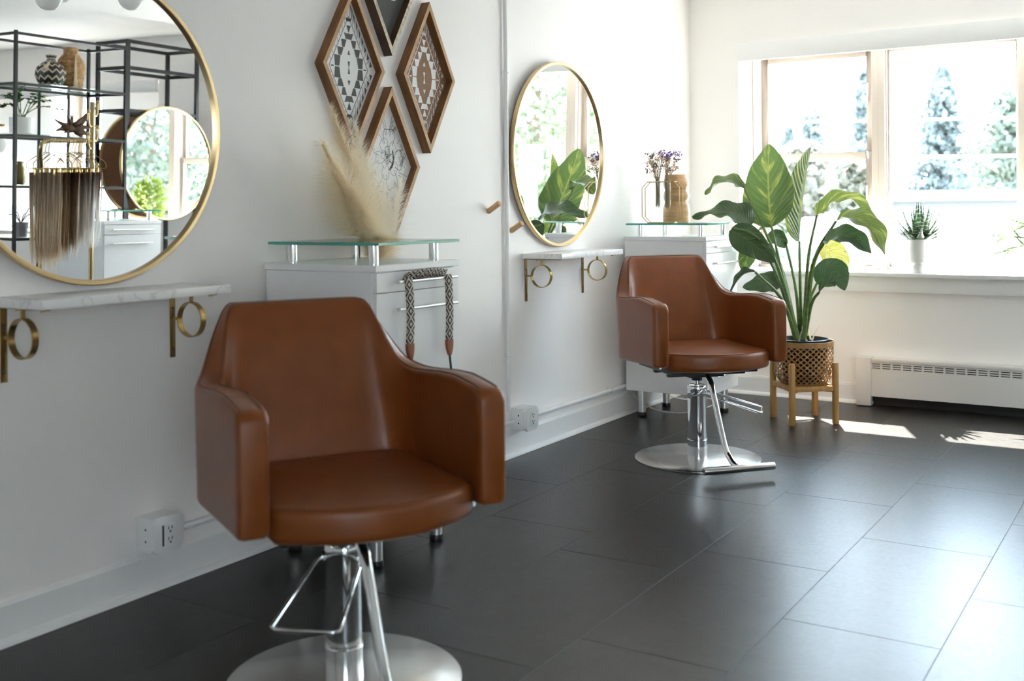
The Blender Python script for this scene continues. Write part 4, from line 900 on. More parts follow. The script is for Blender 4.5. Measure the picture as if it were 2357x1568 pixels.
LV = [
 ([(0.952, 6.18, 0.466), (0.856, 6.21, 0.812), (0.772, 6.26, 1.109)], [(0.772, 6.26, 1.109), (0.743, 6.31, 1.243), (0.71, 6.39, 1.427), (0.69, 6.47, 1.609)], 0.160, (-0.02, -0.97, 0.18), M_leafA, 0.10, 0.006),
 ([(0.966, 6.2, 0.465), (0.937, 6.27, 0.785), (0.913, 6.34, 1.021)], [(0.913, 6.34, 1.021), (0.912, 6.4, 1.215), (0.924, 6.46, 1.423), (0.934, 6.52, 1.581)], 0.115, (-0.92, -0.35, 0.15), M_leafC, 1.05, 0.003),
 ([(0.947, 6.18, 0.466), (0.82, 6.22, 0.908), (0.612, 6.25, 1.335)], [(0.612, 6.25, 1.335), (0.545, 6.22, 1.372), (0.475, 6.18, 1.368), (0.405, 6.15, 1.30)], 0.085, (-0.35, -0.45, 0.82), M_leafA, 0.35, 0.01),
 ([(0.956, 6.15, 0.465), (0.866, 6.08, 0.82), (0.732, 6.03, 1.123)], [(0.732, 6.03, 1.123), (0.658, 6.02, 1.184), (0.539, 6.02, 1.2), (0.37, 6.03, 1.162)], 0.095, (0.0, -0.5, 0.86), M_leafB, 0.25, 0.014),
 ([(0.955, 6.14, 0.47), (0.905, 6.05, 0.80), (0.86, 5.98, 0.97), (0.77, 5.94, 1.075), (0.66, 5.94, 1.105)], [(0.642, 5.94, 1.10), (0.72, 5.93, 1.055), (0.80, 5.94, 0.995), (0.89, 5.97, 0.915)], 0.085, (-0.25, -0.85, 0.45), M_leafB, 0.12, 0.006),
 ([(0.946, 6.2, 0.464), (0.774, 6.28, 0.883), (0.641, 6.32, 1.004)], [(0.641, 6.32, 1.004), (0.611, 6.32, 0.956), (0.592, 6.31, 0.893), (0.584, 6.3, 0.826)], 0.055, (0.3, -0.95, 0.1), M_leafA, 0.25, 0.004),
 ([(0.956, 6.12, 0.468), (0.916, 6.0, 0.703), (0.789, 5.92, 0.861)], [(0.789, 5.92, 0.861), (0.738, 5.9, 0.851), (0.691, 5.9, 0.806), (0.652, 5.9, 0.741)], 0.05, (-0.6, -0.4, 0.6), M_leafB, 0.5, 0.004),
 ([(0.936, 6.2, 0.463), (0.897, 6.2, 0.637), (0.852, 6.2, 0.782)], [(0.852, 6.2, 0.782), (0.794, 6.18, 0.787), (0.722, 6.16, 0.776), (0.633, 6.15, 0.753)], 0.072, (0.1, -0.8, 0.6), M_leafB, 0.1, 0.006),
 ([(0.976, 6.2, 0.465), (0.991, 6.25, 0.913), (1.029, 6.3, 1.174)], [(1.029, 6.3, 1.174), (1.109, 6.33, 1.249), (1.225, 6.36, 1.258), (1.344, 6.38, 1.162)], 0.065, (0.1, -0.55, 0.83), M_leafC, 0.55, 0.010),
 ([(0.994, 6.16, 0.47), (1.067, 6.12, 0.921), (1.21, 6.05, 1.147)], [(1.21, 6.05, 1.147), (1.318, 6.0, 1.159), (1.426, 5.98, 1.096), (1.482, 5.98, 0.966)], 0.080, (0.35, -0.55, 0.75), M_leafC, 0.45, 0.012),
 ([(1.001, 6.12, 0.475), (1.07, 6.05, 0.875), (1.159, 6.0, 1.033)], [(1.159, 6.0, 1.033), (1.243, 5.97, 1.065), (1.342, 5.95, 1.045), (1.421, 5.95, 0.971)], 0.075, (0.0, -0.62, 0.78), M_leafB, 0.3, 0.008),
 ([(0.97, 6.22, 0.463), (0.984, 6.32, 0.809), (1.013, 6.4, 0.971)], [(1.013, 6.4, 0.971), (1.063, 6.42, 0.958), (1.116, 6.43, 0.9), (1.153, 6.42, 0.822)], 0.085, (0.45, -0.85, 0.25), M_leafY, 0.15, 0.006),
 ([(1.0, 6.14, 0.473), (1.053, 6.1, 0.676), (1.11, 6.06, 0.749)], [(1.11, 6.06, 0.749), (1.162, 6.04, 0.793), (1.21, 6.04, 0.819), (1.257, 6.05, 0.831)], 0.055, (-0.5, -0.6, 0.6), M_leafB, 0.5, 0.003),
 ([(1.0, 6.14, 0.473), (1.02, 6.16, 0.67), (1.055, 6.2, 0.788)], [(1.055, 6.2, 0.788), (1.111, 6.22, 0.838), (1.168, 6.22, 0.849), (1.207, 6.22, 0.75)], 0.085, (0.2, -0.9, 0.3), M_leafB, 0.15, 0.005),
 ([(0.941, 6.2, 0.463), (0.82, 6.3, 0.857), (0.725, 6.35, 1.009)], [(0.725, 6.35, 1.009), (0.762, 6.36, 1.048), (0.798, 6.37, 1.009), (0.814, 6.37, 0.978)], 0.05, (0.2, -0.8, 0.6), M_leafB, 0.2, 0.004),
 ([(0.95, 6.22, 0.468), (0.90, 6.30, 0.75), (0.80, 6.40, 1.06)], [(0.80, 6.40, 1.06), (0.77, 6.42, 1.10), (0.72, 6.44, 1.12), (0.62, 6.46, 1.08)], 0.075, (-0.1, 0.4, 0.9), M_leafA, 0.3, 0.008),
]
for pet, midr, W, nrm, m, fold, wave in LV:
    S = spline(pet, 14); rr = [0.0125 - 0.0055 * i / 13 for i in range(14)]
    MB().tube(S, rr, 8).build('petiole', M_stem, pl, smooth=60)
    leaf(pl, midr, W, nrm, m, fold, wave)
for k in range(7):
    a = k * 0.9; p = Vector((BC.x + 0.05 * math.cos(a), BC.y + 0.05 * math.sin(a), 0.46)); MB().tube([p, p + Vector((0.02 * math.cos(a * 3), 0.02 * math.sin(a * 2), 0.05)), p + Vector((0.04 * math.cos(a * 3), 0.03, 0.09 + 0.02 * math.sin(k)))], [0.006, 0.004, 0.001], 6).build('dry_sheath', M_pampas, pl)
# ------------------------------------------------------------------ succulents on the sill
def spear(parent, base, d, L, W, m, curve=0.25, thick=0.3, up=(0, 0, 1)):
    base = Vector(base); d = Vector(d).normalized(); u = Vector(up); sd = d.cross(u)
    sd = sd.normalized() if sd.length > 1e-3 else Vector((1, 0, 0)); nn = sd.cross(d).normalized(); n = 9; mm = 7; rows = []
    for i in range(n):
        t = i / (n - 1); c = base + d * L * t + nn * (curve * L * t * t); w = W * (1 - t) ** 0.8 * (0.75 + 0.6 * math.sin(math.pi * min(1, t + 0.25)) ** 2) + 0.0004
        rows.append([c + sd * w * math.cos(a) + nn * w * thick * math.sin(a) for a in [math.pi + 2 * math.pi * k / (mm - 1) for k in range(mm)]])
    return grid('leaf', rows, m, parent)
hp = thing('potted_haworthia', 'spiky banded succulent in a white footed pot on the window sill', 'plant', (1.478, 6.90, 0.817), world=True)
c0 = (1.474, 6.90, 0.817)
MB().lathe([(0, 0.0), (0.046, 0.0), (0.049, 0.003), (0.049, 0.046), (0.047, 0.050), (0.050, 0.055), (0.068, 0.068), (0.0735, 0.095), (0.0735, 0.205), (0.070, 0.205), (0.069, 0.195), (0.0, 0.19)], 48, c0).build('pot', M_pot, hp)
MB().lathe([(0, 0.193), (0.069, 0.193)], 24, c0).build('soil', M_soil, hp)
random.seed(11)
for ringn, tilt, L_, cnt in ((0, 10, 0.235, 5), (1, 32, 0.225, 9), (2, 54, 0.215, 11), (3, 72, 0.20, 12)):
    for k in range(cnt):
        a = 2 * math.pi * (k + 0.5 * ringn + random.uniform(-.2, .2)) / cnt; th = R_(tilt + random.uniform(-6, 6))
        spear(hp, (c0[0] + 0.016 * math.cos(a), c0[1] + 0.016 * math.sin(a), c0[2] + 0.192), (math.sin(th) * math.cos(a), math.sin(th) * math.sin(a), math.cos(th)), L_ * random.uniform(.85, 1.1), 0.026, M_haw, 0.16, 0.35)
ap = thing('potted_aloe', 'trailing green pointed-leaf aloe at the right end of the sill in view', 'plant', (2.20, 6.86, 0.818), world=True)
c1 = Vector((2.20, 6.86, 0.818))
MB().lathe([(0, 0.0), (0.055, 0.0), (0.07, 0.01), (0.08, 0.14), (0.077, 0.14), (0.07, 0.12), (0, 0.12)], 40, c1).build('pot', M_pot, ap)
for sp3 in ([(2.20, 6.86, 0.93), (2.14, 6.85, 1.02), (2.0, 6.88, 1.04), (1.89, 6.88, 1.05)], [(2.20, 6.86, 0.93), (2.15, 6.84, 0.99), (2.03, 6.87, 0.985), (1.95, 6.87, 0.955)], [(2.20, 6.86, 0.93), (2.17, 6.85, 1.05), (2.10, 6.87, 1.10), (2.02, 6.87, 1.13)]):
    S = spline(sp3, 20); MB().tube(S, [0.007 - 0.0035 * i / 19 for i in range(20)], 7).build('stem', M_stem, ap)
    for i in range(7, 20, 2):
        T = (S[min(19, i + 1)] - S[i - 1]).normalized(); a = i * 2.4
        sdv = Vector((0, -math.cos(a), math.sin(a))); d = (T * 0.75 + sdv * 0.75 + Vector((0, 0, 0.05)))
        if i == 19: d = T
        spear(ap, S[i], d, 0.125 * random.uniform(.85, 1.15), 0.017, M_aloe, 0.15, 0.4)
# ------------------------------------------------------------------ dried flowers, carved vase on the far cabinet
zt = 1.137
fv = thing('test_tube_vase', 'gold wire octagon frame holding two glass tubes of dried flowers', 'vase', (0.22, 5.93, zt), world=True)
for dy in (-0.022, 0.022):
    x0, x1 = 0.101, 0.341; Y = 5.93 + dy; zb, zc = zt + 0.003, zt + 0.243; cc = 0.035
    MB().tube([(x0 + cc, Y, zb), (x1 - cc, Y, zb), (x1, Y, zb + cc), (x1, Y, zc - cc), (x1 - cc, Y, zc), (x0 + cc, Y, zc), (x0, Y, zc - cc), (x0, Y, zb + cc)], 0.0034, 6, closed=True).build('wire_octagon', M_goldp, fv)
for x in (0.136, 0.306):
    for z in (zt + 0.003, zt + 0.243): MB().cyl((x, 5.908, z), (x, 5.952, z), 0.0025, n=6).build('cross_wire', M_goldp, fv)
random.seed(3)
M_dst = mat('dried stem', (0.36, 0.26, 0.14), 0.8); M_dfl = [mat('dried purple flower', (0.16, 0.07, 0.30), 0.8), mat('dried mauve flower', (0.17, 0.06, 0.10), 0.8), mat('dried beige flower', (0.60, 0.45, 0.29), 0.8), mat('dried blush flower', (0.78, 0.63, 0.57), 0.8), mat('dried olive sprig', (0.12, 0.12, 0.05), 0.8)]
for x, lean in ((0.192, -0.02), (0.254, 0.02)):
    tb = MB().lathe([(0.0, zt + 0.078), (0.008, zt + 0.079), (0.016, zt + 0.086), (0.0195, zt + 0.098), (0.0205, zt + 0.25), (0.0225, zt + 0.252), (0.0205, zt + 0.254), (0.019, zt + 0.25), (0.018, zt + 0.1), (0.0, zt + 0.081)], 28, (x, 5.93, 0)); tb.build('glass_tube', M_tube, fv)
    MB().lathe([(0.0205, zt + 0.242), (0.0235, zt + 0.242), (0.0235, zt + 0.246), (0.0205, zt + 0.246)], 28, (x, 5.93, 0), closed=True).build('ring_holder', M_goldp, fv)
    bq = thing('dried_bouquet', 'bundle of dried mauve and beige flowers in the %s glass tube' % ('left' if x < 0.22 else 'right'), 'dried flowers', (x, 5.93, zt + 0.085), group='dried flower bundles', world=True)
    stm = MB(); heads = [MB() for _ in range(5)]
    for k in range(46):
        a = random.uniform(0, 6.28); r = 0.014 * math.sqrt(random.random()); p0 = Vector((x + r * math.cos(a), 5.93 + r * math.sin(a), zt + 0.09 + random.uniform(0, .02))); p1 = Vector((x + r * math.cos(a + .5), 5.93 + r * math.sin(a + .5), zt + 0.255))
        sp_r = random.uniform(0, 1) ** 0.7; p2 = p1 + Vector((math.cos(a) * 0.055 * sp_r + lean, math.sin(a) * 0.05 * sp_r, random.uniform(0.05, 0.165)))
        stm.tube([p0, p1, p1.lerp(p2, .5) + Vector((0, 0, .008)), p2], 0.0009, 4, caps=False)
        kind = random.choice((1, 2, 2, 2, 3, 3, 3, 4)); 
        if x > 0.22 and p2.z > zt + 0.39: kind = 0
        for q in range(7 if kind != 0 else 12):
            c_ = p2 + rvec() * (0.013 if kind != 0 else 0.02); heads[kind].sphere(c_, random.uniform(.0022, .0055), 6, 4)
    stm.build('stems', M_dst, bq)
    for hd, m in zip(heads, M_dfl):
        if hd.v: stuff(hd.build('flower_heads', m, bq))
cvz = thing('turned_wood_vase', 'turned wooden vase with bulging rings behind the dried flowers', 'vase', (0.244, 6.085, zt), world=True)
MB().lathe([(0, 0), (0.078, 0), (0.0805, 0.004), (0.082, 0.05), (0.080, 0.09), (0.070, 0.118), (0.067, 0.125), (0.074, 0.135), (0.080, 0.155), (0.075, 0.178), (0.068, 0.192), (0.066, 0.198), (0.072, 0.208), (0.078, 0.228), (0.076, 0.25), (0.069, 0.272), (0.066, 0.288), (0.058, 0.289), (0.055, 0.27), (0.0, 0.1)], 48, (0.244, 6.085, zt)).build('body', M_carve, cvz, smooth=60)
cbl = thing('power_cable', 'white cable looping along the floor beneath the far cabinet', 'cable', (0.10, 6.0, 0.01), world=True)
MB().tube(spline([(0.03, 5.86, 0.165), (0.06, 5.88, 0.10), (0.16, 5.93, 0.03), (0.28, 6.0, 0.008), (0.36, 6.12, 0.012), (0.40, 6.3, 0.03), (0.30, 6.42, 0.03), (0.16, 6.38, 0.02), (0.08, 6.3, 0.06), (0.03, 6.28, 0.16)], 60), 0.004, 8).build('cable', M_cable, cbl)
# ------------------------------------------------------------------ far side of the room (seen in the near mirror)
# open metal display shelf
EX0, EX1, EY0, EY1 = 4.06, 4.50, 4.545, 5.455; EZ = (0.57, 0.93, 1.295, 1.650, 2.008)
et = thing('metal_etagere', 'tall open black metal display shelf with glass boards', 'shelving', (4.28, 5.0, 0.0), world=True)
for x in (EX0, EX1):
    for y in (EY0, EY1): MB().box((x - 0.011, y - 0.011, 0.0), (x + 0.011, y + 0.011, 2.365)).build('post', M_blackm, et, bevel=0.0015, seg=1)
for y in (5.03, 5.28): MB().box((EX1 - 0.008, y - 0.008, 0.57), (EX1 + 0.008, y + 0.008, 2.0)).build('back_upright', M_blackm, et, bevel=0.001, seg=1)
for z in EZ + (2.355,):
    s = MB(); frx = lambda a, b: s.box(a, b)
    for x in (EX0, EX1): frx((x - 0.009, EY0, z - 0.018), (x + 0.009, EY1, z))
    for y in (EY0, EY1): frx((EX0, y - 0.009, z - 0.018), (EX1, y + 0.009, z))
    so = s.build('shelf_frame', M_blackm, et, smooth=0)
    if z < 2.3: MB().box((EX0 - 0.008, EY0 - 0.006, z), (EX1 + 0.008, EY1 + 0.006, z + 0.006)).build('glass_board', M_gtop, so, smooth=0, org=et.location)
def uv_lathe(name, prof, n, c, m, parent):
    rows = []
    for r, z in prof: rows.append([Vector((c[0] + max(r, 1e-4) * math.cos(2 * math.pi * k / n), c[1] + max(r, 1e-4) * math.sin(2 * math.pi * k / n), c[2] + z)) for k in range(n + 1)])
    return grid(name, rows, m, parent)
def dense(prof, n):
    S = spline([(r, 0, z) for r, z in prof], n); return [(max(0.0, p.x), p.z) for p in S]
zs = EZ[4] + 0.006
zv = thing('zigzag_vase', 'round black vase with cream zigzag netting and raffia tassel', 'vase', (4.27, 4.965, zs), world=True)
uv_lathe('body', dense([(0.05, 0), (0.085, 0.03), (0.108, 0.085), (0.098, 0.14), (0.06, 0.178), (0.034, 0.195), (0.03, 0.21), (0.042, 0.236)], 40), 48, (4.27, 4.965, zs), M_zig, zv)
MB().lathe([(0, 0.0), (0.05, 0.0), (0.05, 0.004)], 24, (4.27, 4.965, zs)).build('foot', M_black, zv)
ts = [([Vector((4.225, 4.93, zs + 0.19)), Vector((4.20 + random.uniform(-.01, .01), 4.89 + random.uniform(-.01, .01), zs + 0.16)), Vector((4.19 + random.uniform(-.03, .03), 4.855 + random.uniform(-.03, .03), zs + 0.105 + random.uniform(-.01, .02)))], 0.004, rvec().normalized()) for _ in range(60)]
stuff(blades('tassel', ts, M_pampas, zv))
wb = thing('woven_bottle_vase', 'tall bottle vase wrapped in woven seagrass', 'vase', (4.27, 5.13, zs), world=True)
wprof = dense([(0.075, 0.0), (0.09, 0.07), (0.098, 0.15), (0.088, 0.21), (0.055, 0.25), (0.044, 0.275), (0.05, 0.31)], 30)
MB().lathe([(0, 0)] + wprof + [(0.03, 0.31), (0.02, 0.25)], 40, (4.27, 5.13, zs)).build('body', M_weave, wb)
wr = MB()
for i in range(26):
    f = (i + 0.5) / 26; k = f * 29; j = int(k); r = wprof[j][0] + 0.001; z = zs + wprof[j][1]
    wr.tube([(4.27 + (r + 0.003 * math.sin(9 * t + i)) * math.cos(t), 5.13 + (r + 0.003 * math.sin(9 * t + i)) * math.sin(t), z + 0.002 * math.sin(7 * t + i)) for t in [2 * math.pi * q / 30 for q in range(30)]], 0.0048, 5, closed=True)
stuff(wr.build('woven_cord', M_weave, wb, smooth=60))
tb2 = [([Vector((4.18, 5.105, zs + 0.25)), Vector((4.172 + random.uniform(-.008, .008), 5.10 + random.uniform(-.012, .012), zs + 0.14)), Vector((4.168 + random.uniform(-.008, .008), 5.10 + random.uniform(-.02, .02), zs + 0.01))], 0.005, rvec().normalized()) for _ in range(50)]
stuff(blades('tassel', tb2, M_pampas, wb))
zs = EZ[3] + 0.006
zp = thing('potted_zz_plant', 'glossy leafy plant in a white pot on the metal display shelf', 'plant', (4.27, 4.737, zs), world=True)
MB().lathe([(0, 0), (0.09, 0), (0.098, 0.004), (0.098, 0.010), (0.08, 0.012), (0.086, 0.125), (0.081, 0.125), (0.076, 0.11), (0, 0.108)], 40, (4.27, 4.737, zs)).build('pot', M_pot, zp)
random.seed(9)
for k, tip in enumerate(((4.2, 4.66, 2.0), (4.25, 4.95, 1.92), (4.2, 4.58, 1.92), (4.3, 4.88, 1.97), (4.15, 4.80, 1.93), (4.3, 4.70, 1.95), (4.32, 4.62, 1.86), (4.2, 5.0, 1.86))):
    b0 = Vector((4.27 + random.uniform(-.03, .03), 4.737 + random.uniform(-.03, .03), zs + 0.108)); tp = Vector(tip); md = b0.lerp(tp, .5) + Vector((0, 0, 0.05)); S = spline([b0, md, tp], 16)
    MB().tube(S, [0.004 - 0.0025 * i / 15 for i in range(16)], 6).build('stem', M_stem, zp)
    for i in range(6, 16):
        T = (S[min(15, i + 1)] - S[i - 1]).normalized(); sd = T.cross(Vector((random.uniform(-.3, .3), random.uniform(-.3, .3), 1))).normalized() * (1 if i % 2 else -1)
        d = (sd * 0.9 + T * 0.55).normalized(); p = S[i]
        leaf(zp, [p, p + d * 0.022, p + d * 0.044 + Vector((0, 0, -0.002)), p + d * 0.062 + Vector((0, 0, -0.006))], 0.017, (rvec() * .3 + Vector((-.3, 0, 1))), M_zz, 0.2, 0.0, n=7, mm=5)
dw = thing('driftwood', 'gnarled brown driftwood piece on the metal display shelf', 'ornament', (4.27, 5.15, zs), world=True)
M_drift = mat('driftwood', (0.10, 0.055, 0.032), 0.8, noise=(30, 0.5), bump=(40, 0.8))
db = MB(); random.seed(14)
db.sphere((4.27, 5.12, zs + 0.07), 0.036, 14, 10, 0, (1, 1.9, 0.9)); db.sphere((4.25, 5.20, zs + 0.045), 0.03, 12, 8, 0, (1, 1.6, 1.0))
for (dx, dy, dz_, L_, r) in ((0, 0.85, 0.5, 0.28, 0.028), (0, -0.8, 0.45, 0.15, 0.026), (0.1, 0.9, 0.1, 0.2, 0.03), (0, -0.9, -0.1, 0.14, 0.032), (-0.2, 0.6, 0.75, 0.16, 0.022), (-0.1, 0.7, -0.2, 0.2, 0.03), (-0.4, -0.6, 0.9, 0.12, 0.017), (0.2, 0.7, -0.35, 0.16, 0.026), (-0.3, -0.7, -0.5, 0.10, 0.026), (0.4, 0.3, 0.8, 0.11, 0.014), (-0.4, 0.4, -0.6, 0.09, 0.02), (0, 0.1, 1.0, 0.10, 0.015), (-0.5, 0.2, 0.2, 0.1, 0.02)):
    d = Vector((dx, dy, dz_)).normalized(); p = Vector((4.27, 5.14, zs + 0.075)); pts = [p]
    for k in range(6): p = p + (d + rvec() * 0.35).normalized() * L_ / 6; p.z = max(p.z, zs + 0.012); pts.append(p)
    db.tube(pts, [r * (1 - 0.13 * k) for k in range(7)], 7)
db.build('wood', M_drift, dw, smooth=50)
zs = EZ[2] + 0.006
ov = thing('olive_bottle', 'small olive green ceramic bottle on the metal display shelf', 'vase', (4.2, 4.675, zs), world=True)
MB().lathe([(0, 0), (0.032, 0), (0.04, 0.02), (0.042, 0.08), (0.034, 0.12), (0.026, 0.14), (0.03, 0.165), (0.024, 0.165), (0.0, 0.1)], 28, (4.2, 4.675, zs)).build('body', mat('olive glaze', (0.16, 0.13, 0.05), 0.25, 0.4), ov)
zs = EZ[1] + 0.006
gp = thing('grey_twig_pot', 'small grey pot with dark twigs on the lower display shelf', 'plant', (4.2, 4.69, zs), world=True)
MB().lathe([(0, 0), (0.04, 0), (0.052, 0.10), (0.048, 0.10), (0, 0.09)], 28, (4.2, 4.69, zs)).build('pot', mat('grey ceramic', (0.22, 0.22, 0.22), 0.5), gp)
for k in range(6):
    a = k * 1.05; MB().tube(spline([(4.2, 4.69, zs + 0.09), (4.2 + 0.03 * math.cos(a), 4.69 + 0.05 * math.sin(a), zs + 0.15), (4.2 + 0.05 * math.cos(a), 4.69 + 0.09 * math.sin(a), zs + 0.17 + 0.03 * math.sin(k * 2))], 8), 0.003, 5).build('twig', M_black, gp)
# gold garment rack with hair extensions
rk = thing('garment_rack', 'pale gold garment rack with side hooks holding hair extensions', 'garment rack', (3.1, 4.26, 0.0), world=True)
MB().tube(spline([(3.26, 4.20, 0.02), (3.26, 4.20, 1.0), (3.22, 4.17, 1.38), (3.13, 4.10, 1.50)], 20) + spline([(3.1, 4.083, 1.53), (3.1, 4.095, 1.56), (3.1, 4.13, 1.572)], 8) + [Vector((3.1, 4.44, 1.586))], 0.012, 12).build('hanging_rail', M_goldp, rk, smooth=60)
MB().cyl((3.1, 4.445, 0.0), (3.1, 4.445, 1.835), 0.0145, n=16).build('upright', M_goldp, rk, bevel=0.002)
MB().bar((2.92, 4.445, 0.02), (3.28, 4.445, 0.02), 0.03, 0.03).build('base_foot', M_goldp, rk, bevel=0.003)
MB().bar((3.08, 4.20, 0.02), (3.44, 4.20, 0.02), 0.03, 0.03).build('base_foot', M_goldp, rk, bevel=0.003)
MB().bar((3.26, 4.20, 0.12), (3.1, 4.445, 0.12), 0.02, 0.02).build('base_rail', M_goldp, rk, bevel=0.003)
for z, sx in ((1.76, 1), (1.69, -1), (1.60, 1), (1.55, -1), (1.36, 1)):
    h = MB().tube(spline([(3.1, 4.45, z), (3.1 + sx * 0.015, 4.45 + sx * 0.03, z - 0.012), (3.1 + sx * 0.03, 4.45 + sx * 0.055, z + 0.01), (3.1 + sx * 0.035, 4.45 + sx * 0.06, z + 0.075)], 12), 0.007, 8); h.sphere((3.1 + sx * 0.035, 4.45 + sx * 0.06, z + 0.08), 0.012, 10, 8); h.build('hook', M_goldp, rk)
HC = [((0.34, 0.22, 0.12), (0.80, 0.64, 0.44)), ((0.45, 0.32, 0.20), (0.88, 0.75, 0.58)), ((0.14, 0.08, 0.05), (0.45, 0.30, 0.18)), ((0.38, 0.27, 0.20), (0.82, 0.72, 0.62)), ((0.26, 0.17, 0.11), (0.90, 0.86, 0.81)), ((0.45, 0.35, 0.28), (0.94, 0.92, 0.89)), ((0.14, 0.085, 0.05), (0.42, 0.27, 0.16))]
HM = [hair_mat('hair colour %d' % i, r, t) for i, (r, t) in enumerate(HC)]
HN = ['honey blonde', 'pale blonde', 'dark brown', 'ash beige', 'silver ombre', 'icy silver', 'chestnut']
random.seed(31)
NH = 14; seq = [0, 1, 0, 1, 2, 2, 3, 3, 4, 3, 5, 4, 5, 5]
for k in range(NH):
    y = 4.115 + 0.30 * k / (NH - 1); zr = 1.574 + 0.012 * k / NH; hw = 0.135; yw = random.uniform(-.3, .12); ca, sa = math.cos(yw), math.sin(yw); ci = seq[k]
    hg = thing('hair_extension', '%s hair extension on gold hanger, %s from the rack post' % (HN[ci], ('last', 'thirteenth', 'twelfth', 'eleventh', 'tenth', 'ninth', 'eighth', 'seventh', 'sixth', 'fifth', 'fourth', 'third', 'second', 'first')[k]), 'hair extension', (3.1, y, zr - 0.2), yw, group='hair extensions on the rack')
    w = MB().tube(spline([(0.012, 0, 0.19), (0.014, 0, 0.208), (0.0, 0, 0.2155), (-0.014, 0, 0.205), (-0.01, 0, 0.18), (0, 0, 0.155), (0, 0, 0.13)], 18), 0.0019, 5)
    w.tube(spline([(0, 0, 0.13), (-0.06, 0, 0.108), (-hw + 0.01, 0, 0.07), (-hw, 0, 0.045), (-hw + 0.012, 0, 0.03), (0, 0, 0.028), (hw - 0.012, 0, 0.03), (hw, 0, 0.045), (hw - 0.01, 0, 0.07), (0.06, 0, 0.108), (0, 0, 0.13)], 40), 0.0022, 5)
    w.build('hanger', M_goldp, hg, smooth=60)
    for x in (-0.07, 0.07): MB().box((x - 0.009, -0.006, -0.012), (x + 0.009, 0.006, 0.034)).build('clip', M_brass, hg, bevel=0.002)
    ln = (0.56, 0.54, 0.55, 0.50, 0.52, 0.47, 0.5, 0.48, 0.46, 0.42, 0.34, 0.33, 0.44, 0.46)[k]
    it = []
    for q in range(110):
        x = random.uniform(-0.11, 0.11); l = ln * random.uniform(.88, 1.06); sp_x = random.uniform(-.01, .01)
        it.append(([Vector((x, random.uniform(-.006, .006), 0.005)), Vector((x * 0.97 + sp_x * .3, random.uniform(-.008, .008), -l * .35)), Vector((x * 0.9 + sp_x, random.uniform(-.01, .01), -l * .75)), Vector((x * 0.84 + sp_x, random.uniform(-.012, .012), -l))], 0.0095, Vector((1, random.uniform(-.5, .5), 0)).normalized()))
    stuff(blades('hair', it, HM[ci], hg))
# divider frame with two mirrors
df = thing('divider_frame', 'black square-tube metal frame carrying the free-standing round mirrors', 'frame', (4.75, 6.23, 0.0), world=True)
for x in (4.565, 4.94):
    for y in (5.875, 6.60): MB().box((x - 0.015, y - 0.015, 0.0), (x + 0.015, y + 0.015, 2.50)).build('post', M_blackm, df, bevel=0.002, seg=1)
for z in (2.485, 2.27, 1.92, 0.55):
    for x in (4.565, 4.94): MB().box((x - 0.0125, 5.89, z - 0.015), (x + 0.0125, 6.585, z + 0.015)).build('crossbar', M_blackm, df, bevel=0.002, seg=1)
    for y in (5.875, 6.60): MB().box((4.58, y - 0.0125, z - 0.015), (4.925, y + 0.0125, z + 0.015)).build('crossbar', M_blackm, df, bevel=0.002, seg=1)
round_mirror('round gold mirror on the black frame, reflecting the window trees', (4.532, 6.265, 1.50), 0, 0.48, face=-1)
round_mirror('round mirror turned away, its brown hardboard back showing', (4.972, 6.40, 1.50), 0, 0.48, face=1)
# globe chandelier
cd = thing('globe_chandelier', 'brass sputnik chandelier with white glass globes hanging from the ceiling', 'chandelier', (2.0, 3.60, RZ), world=True)
MB().cyl((2.0, 3.6, 2.40), (2.0, 3.6, RZ), 0.008, n=12).build('stem', M_brass, cd)
MB().lathe([(0, 0), (0.06, 0), (0.06, -0.02), (0, -0.025)], 32, (2.0, 3.6, RZ)).build('canopy', M_brass, cd)
MB().sphere((2.0, 3.6, 2.40), 0.04, 20, 14).build('hub', M_brass, cd)
for tip in ((2.0, 3.36, 2.235), (2.0, 3.85, 2.31), (2.24, 3.6, 2.33), (1.76, 3.62, 2.36), (2.17, 3.75, 2.52), (1.85, 3.46, 2.52)):
    d = (Vector(tip) - Vector((2.0, 3.6, 2.40))).normalized(); e = Vector(tip) - d * 0.055
    ar = MB().cyl((2.0, 3.6, 2.40), e, 0.006, n=10); ar.cyl(e - d * 0.035, e + d * 0.012, 0.016, n=16); ao = ar.build('arm', M_brass, cd)
    MB().sphere(tip, 0.066, 28, 18).build('globe', M_bulb, ao, org=cd.location)
pd = thing('globe_pendant', 'brass disc pendant lamp with a hanging globe at the mirror edge', 'lamp', (5.0, 5.02, RZ), world=True)
MB().cyl((5.0, 5.02, 1.66), (5.0, 5.02, RZ), 0.006, n=10).build('rod', M_brass, pd)
MB().lathe([(0, 1.745), (0.05, 1.745), (0.055, 1.755), (0.05, 1.765), (0, 1.765)], 32, (5.0, 5.02, 0)).build('disc', M_brass, pd)
MB().sphere((5.0, 5.02, 1.60), 0.06, 24, 16).build('globe', M_bulb, pd)
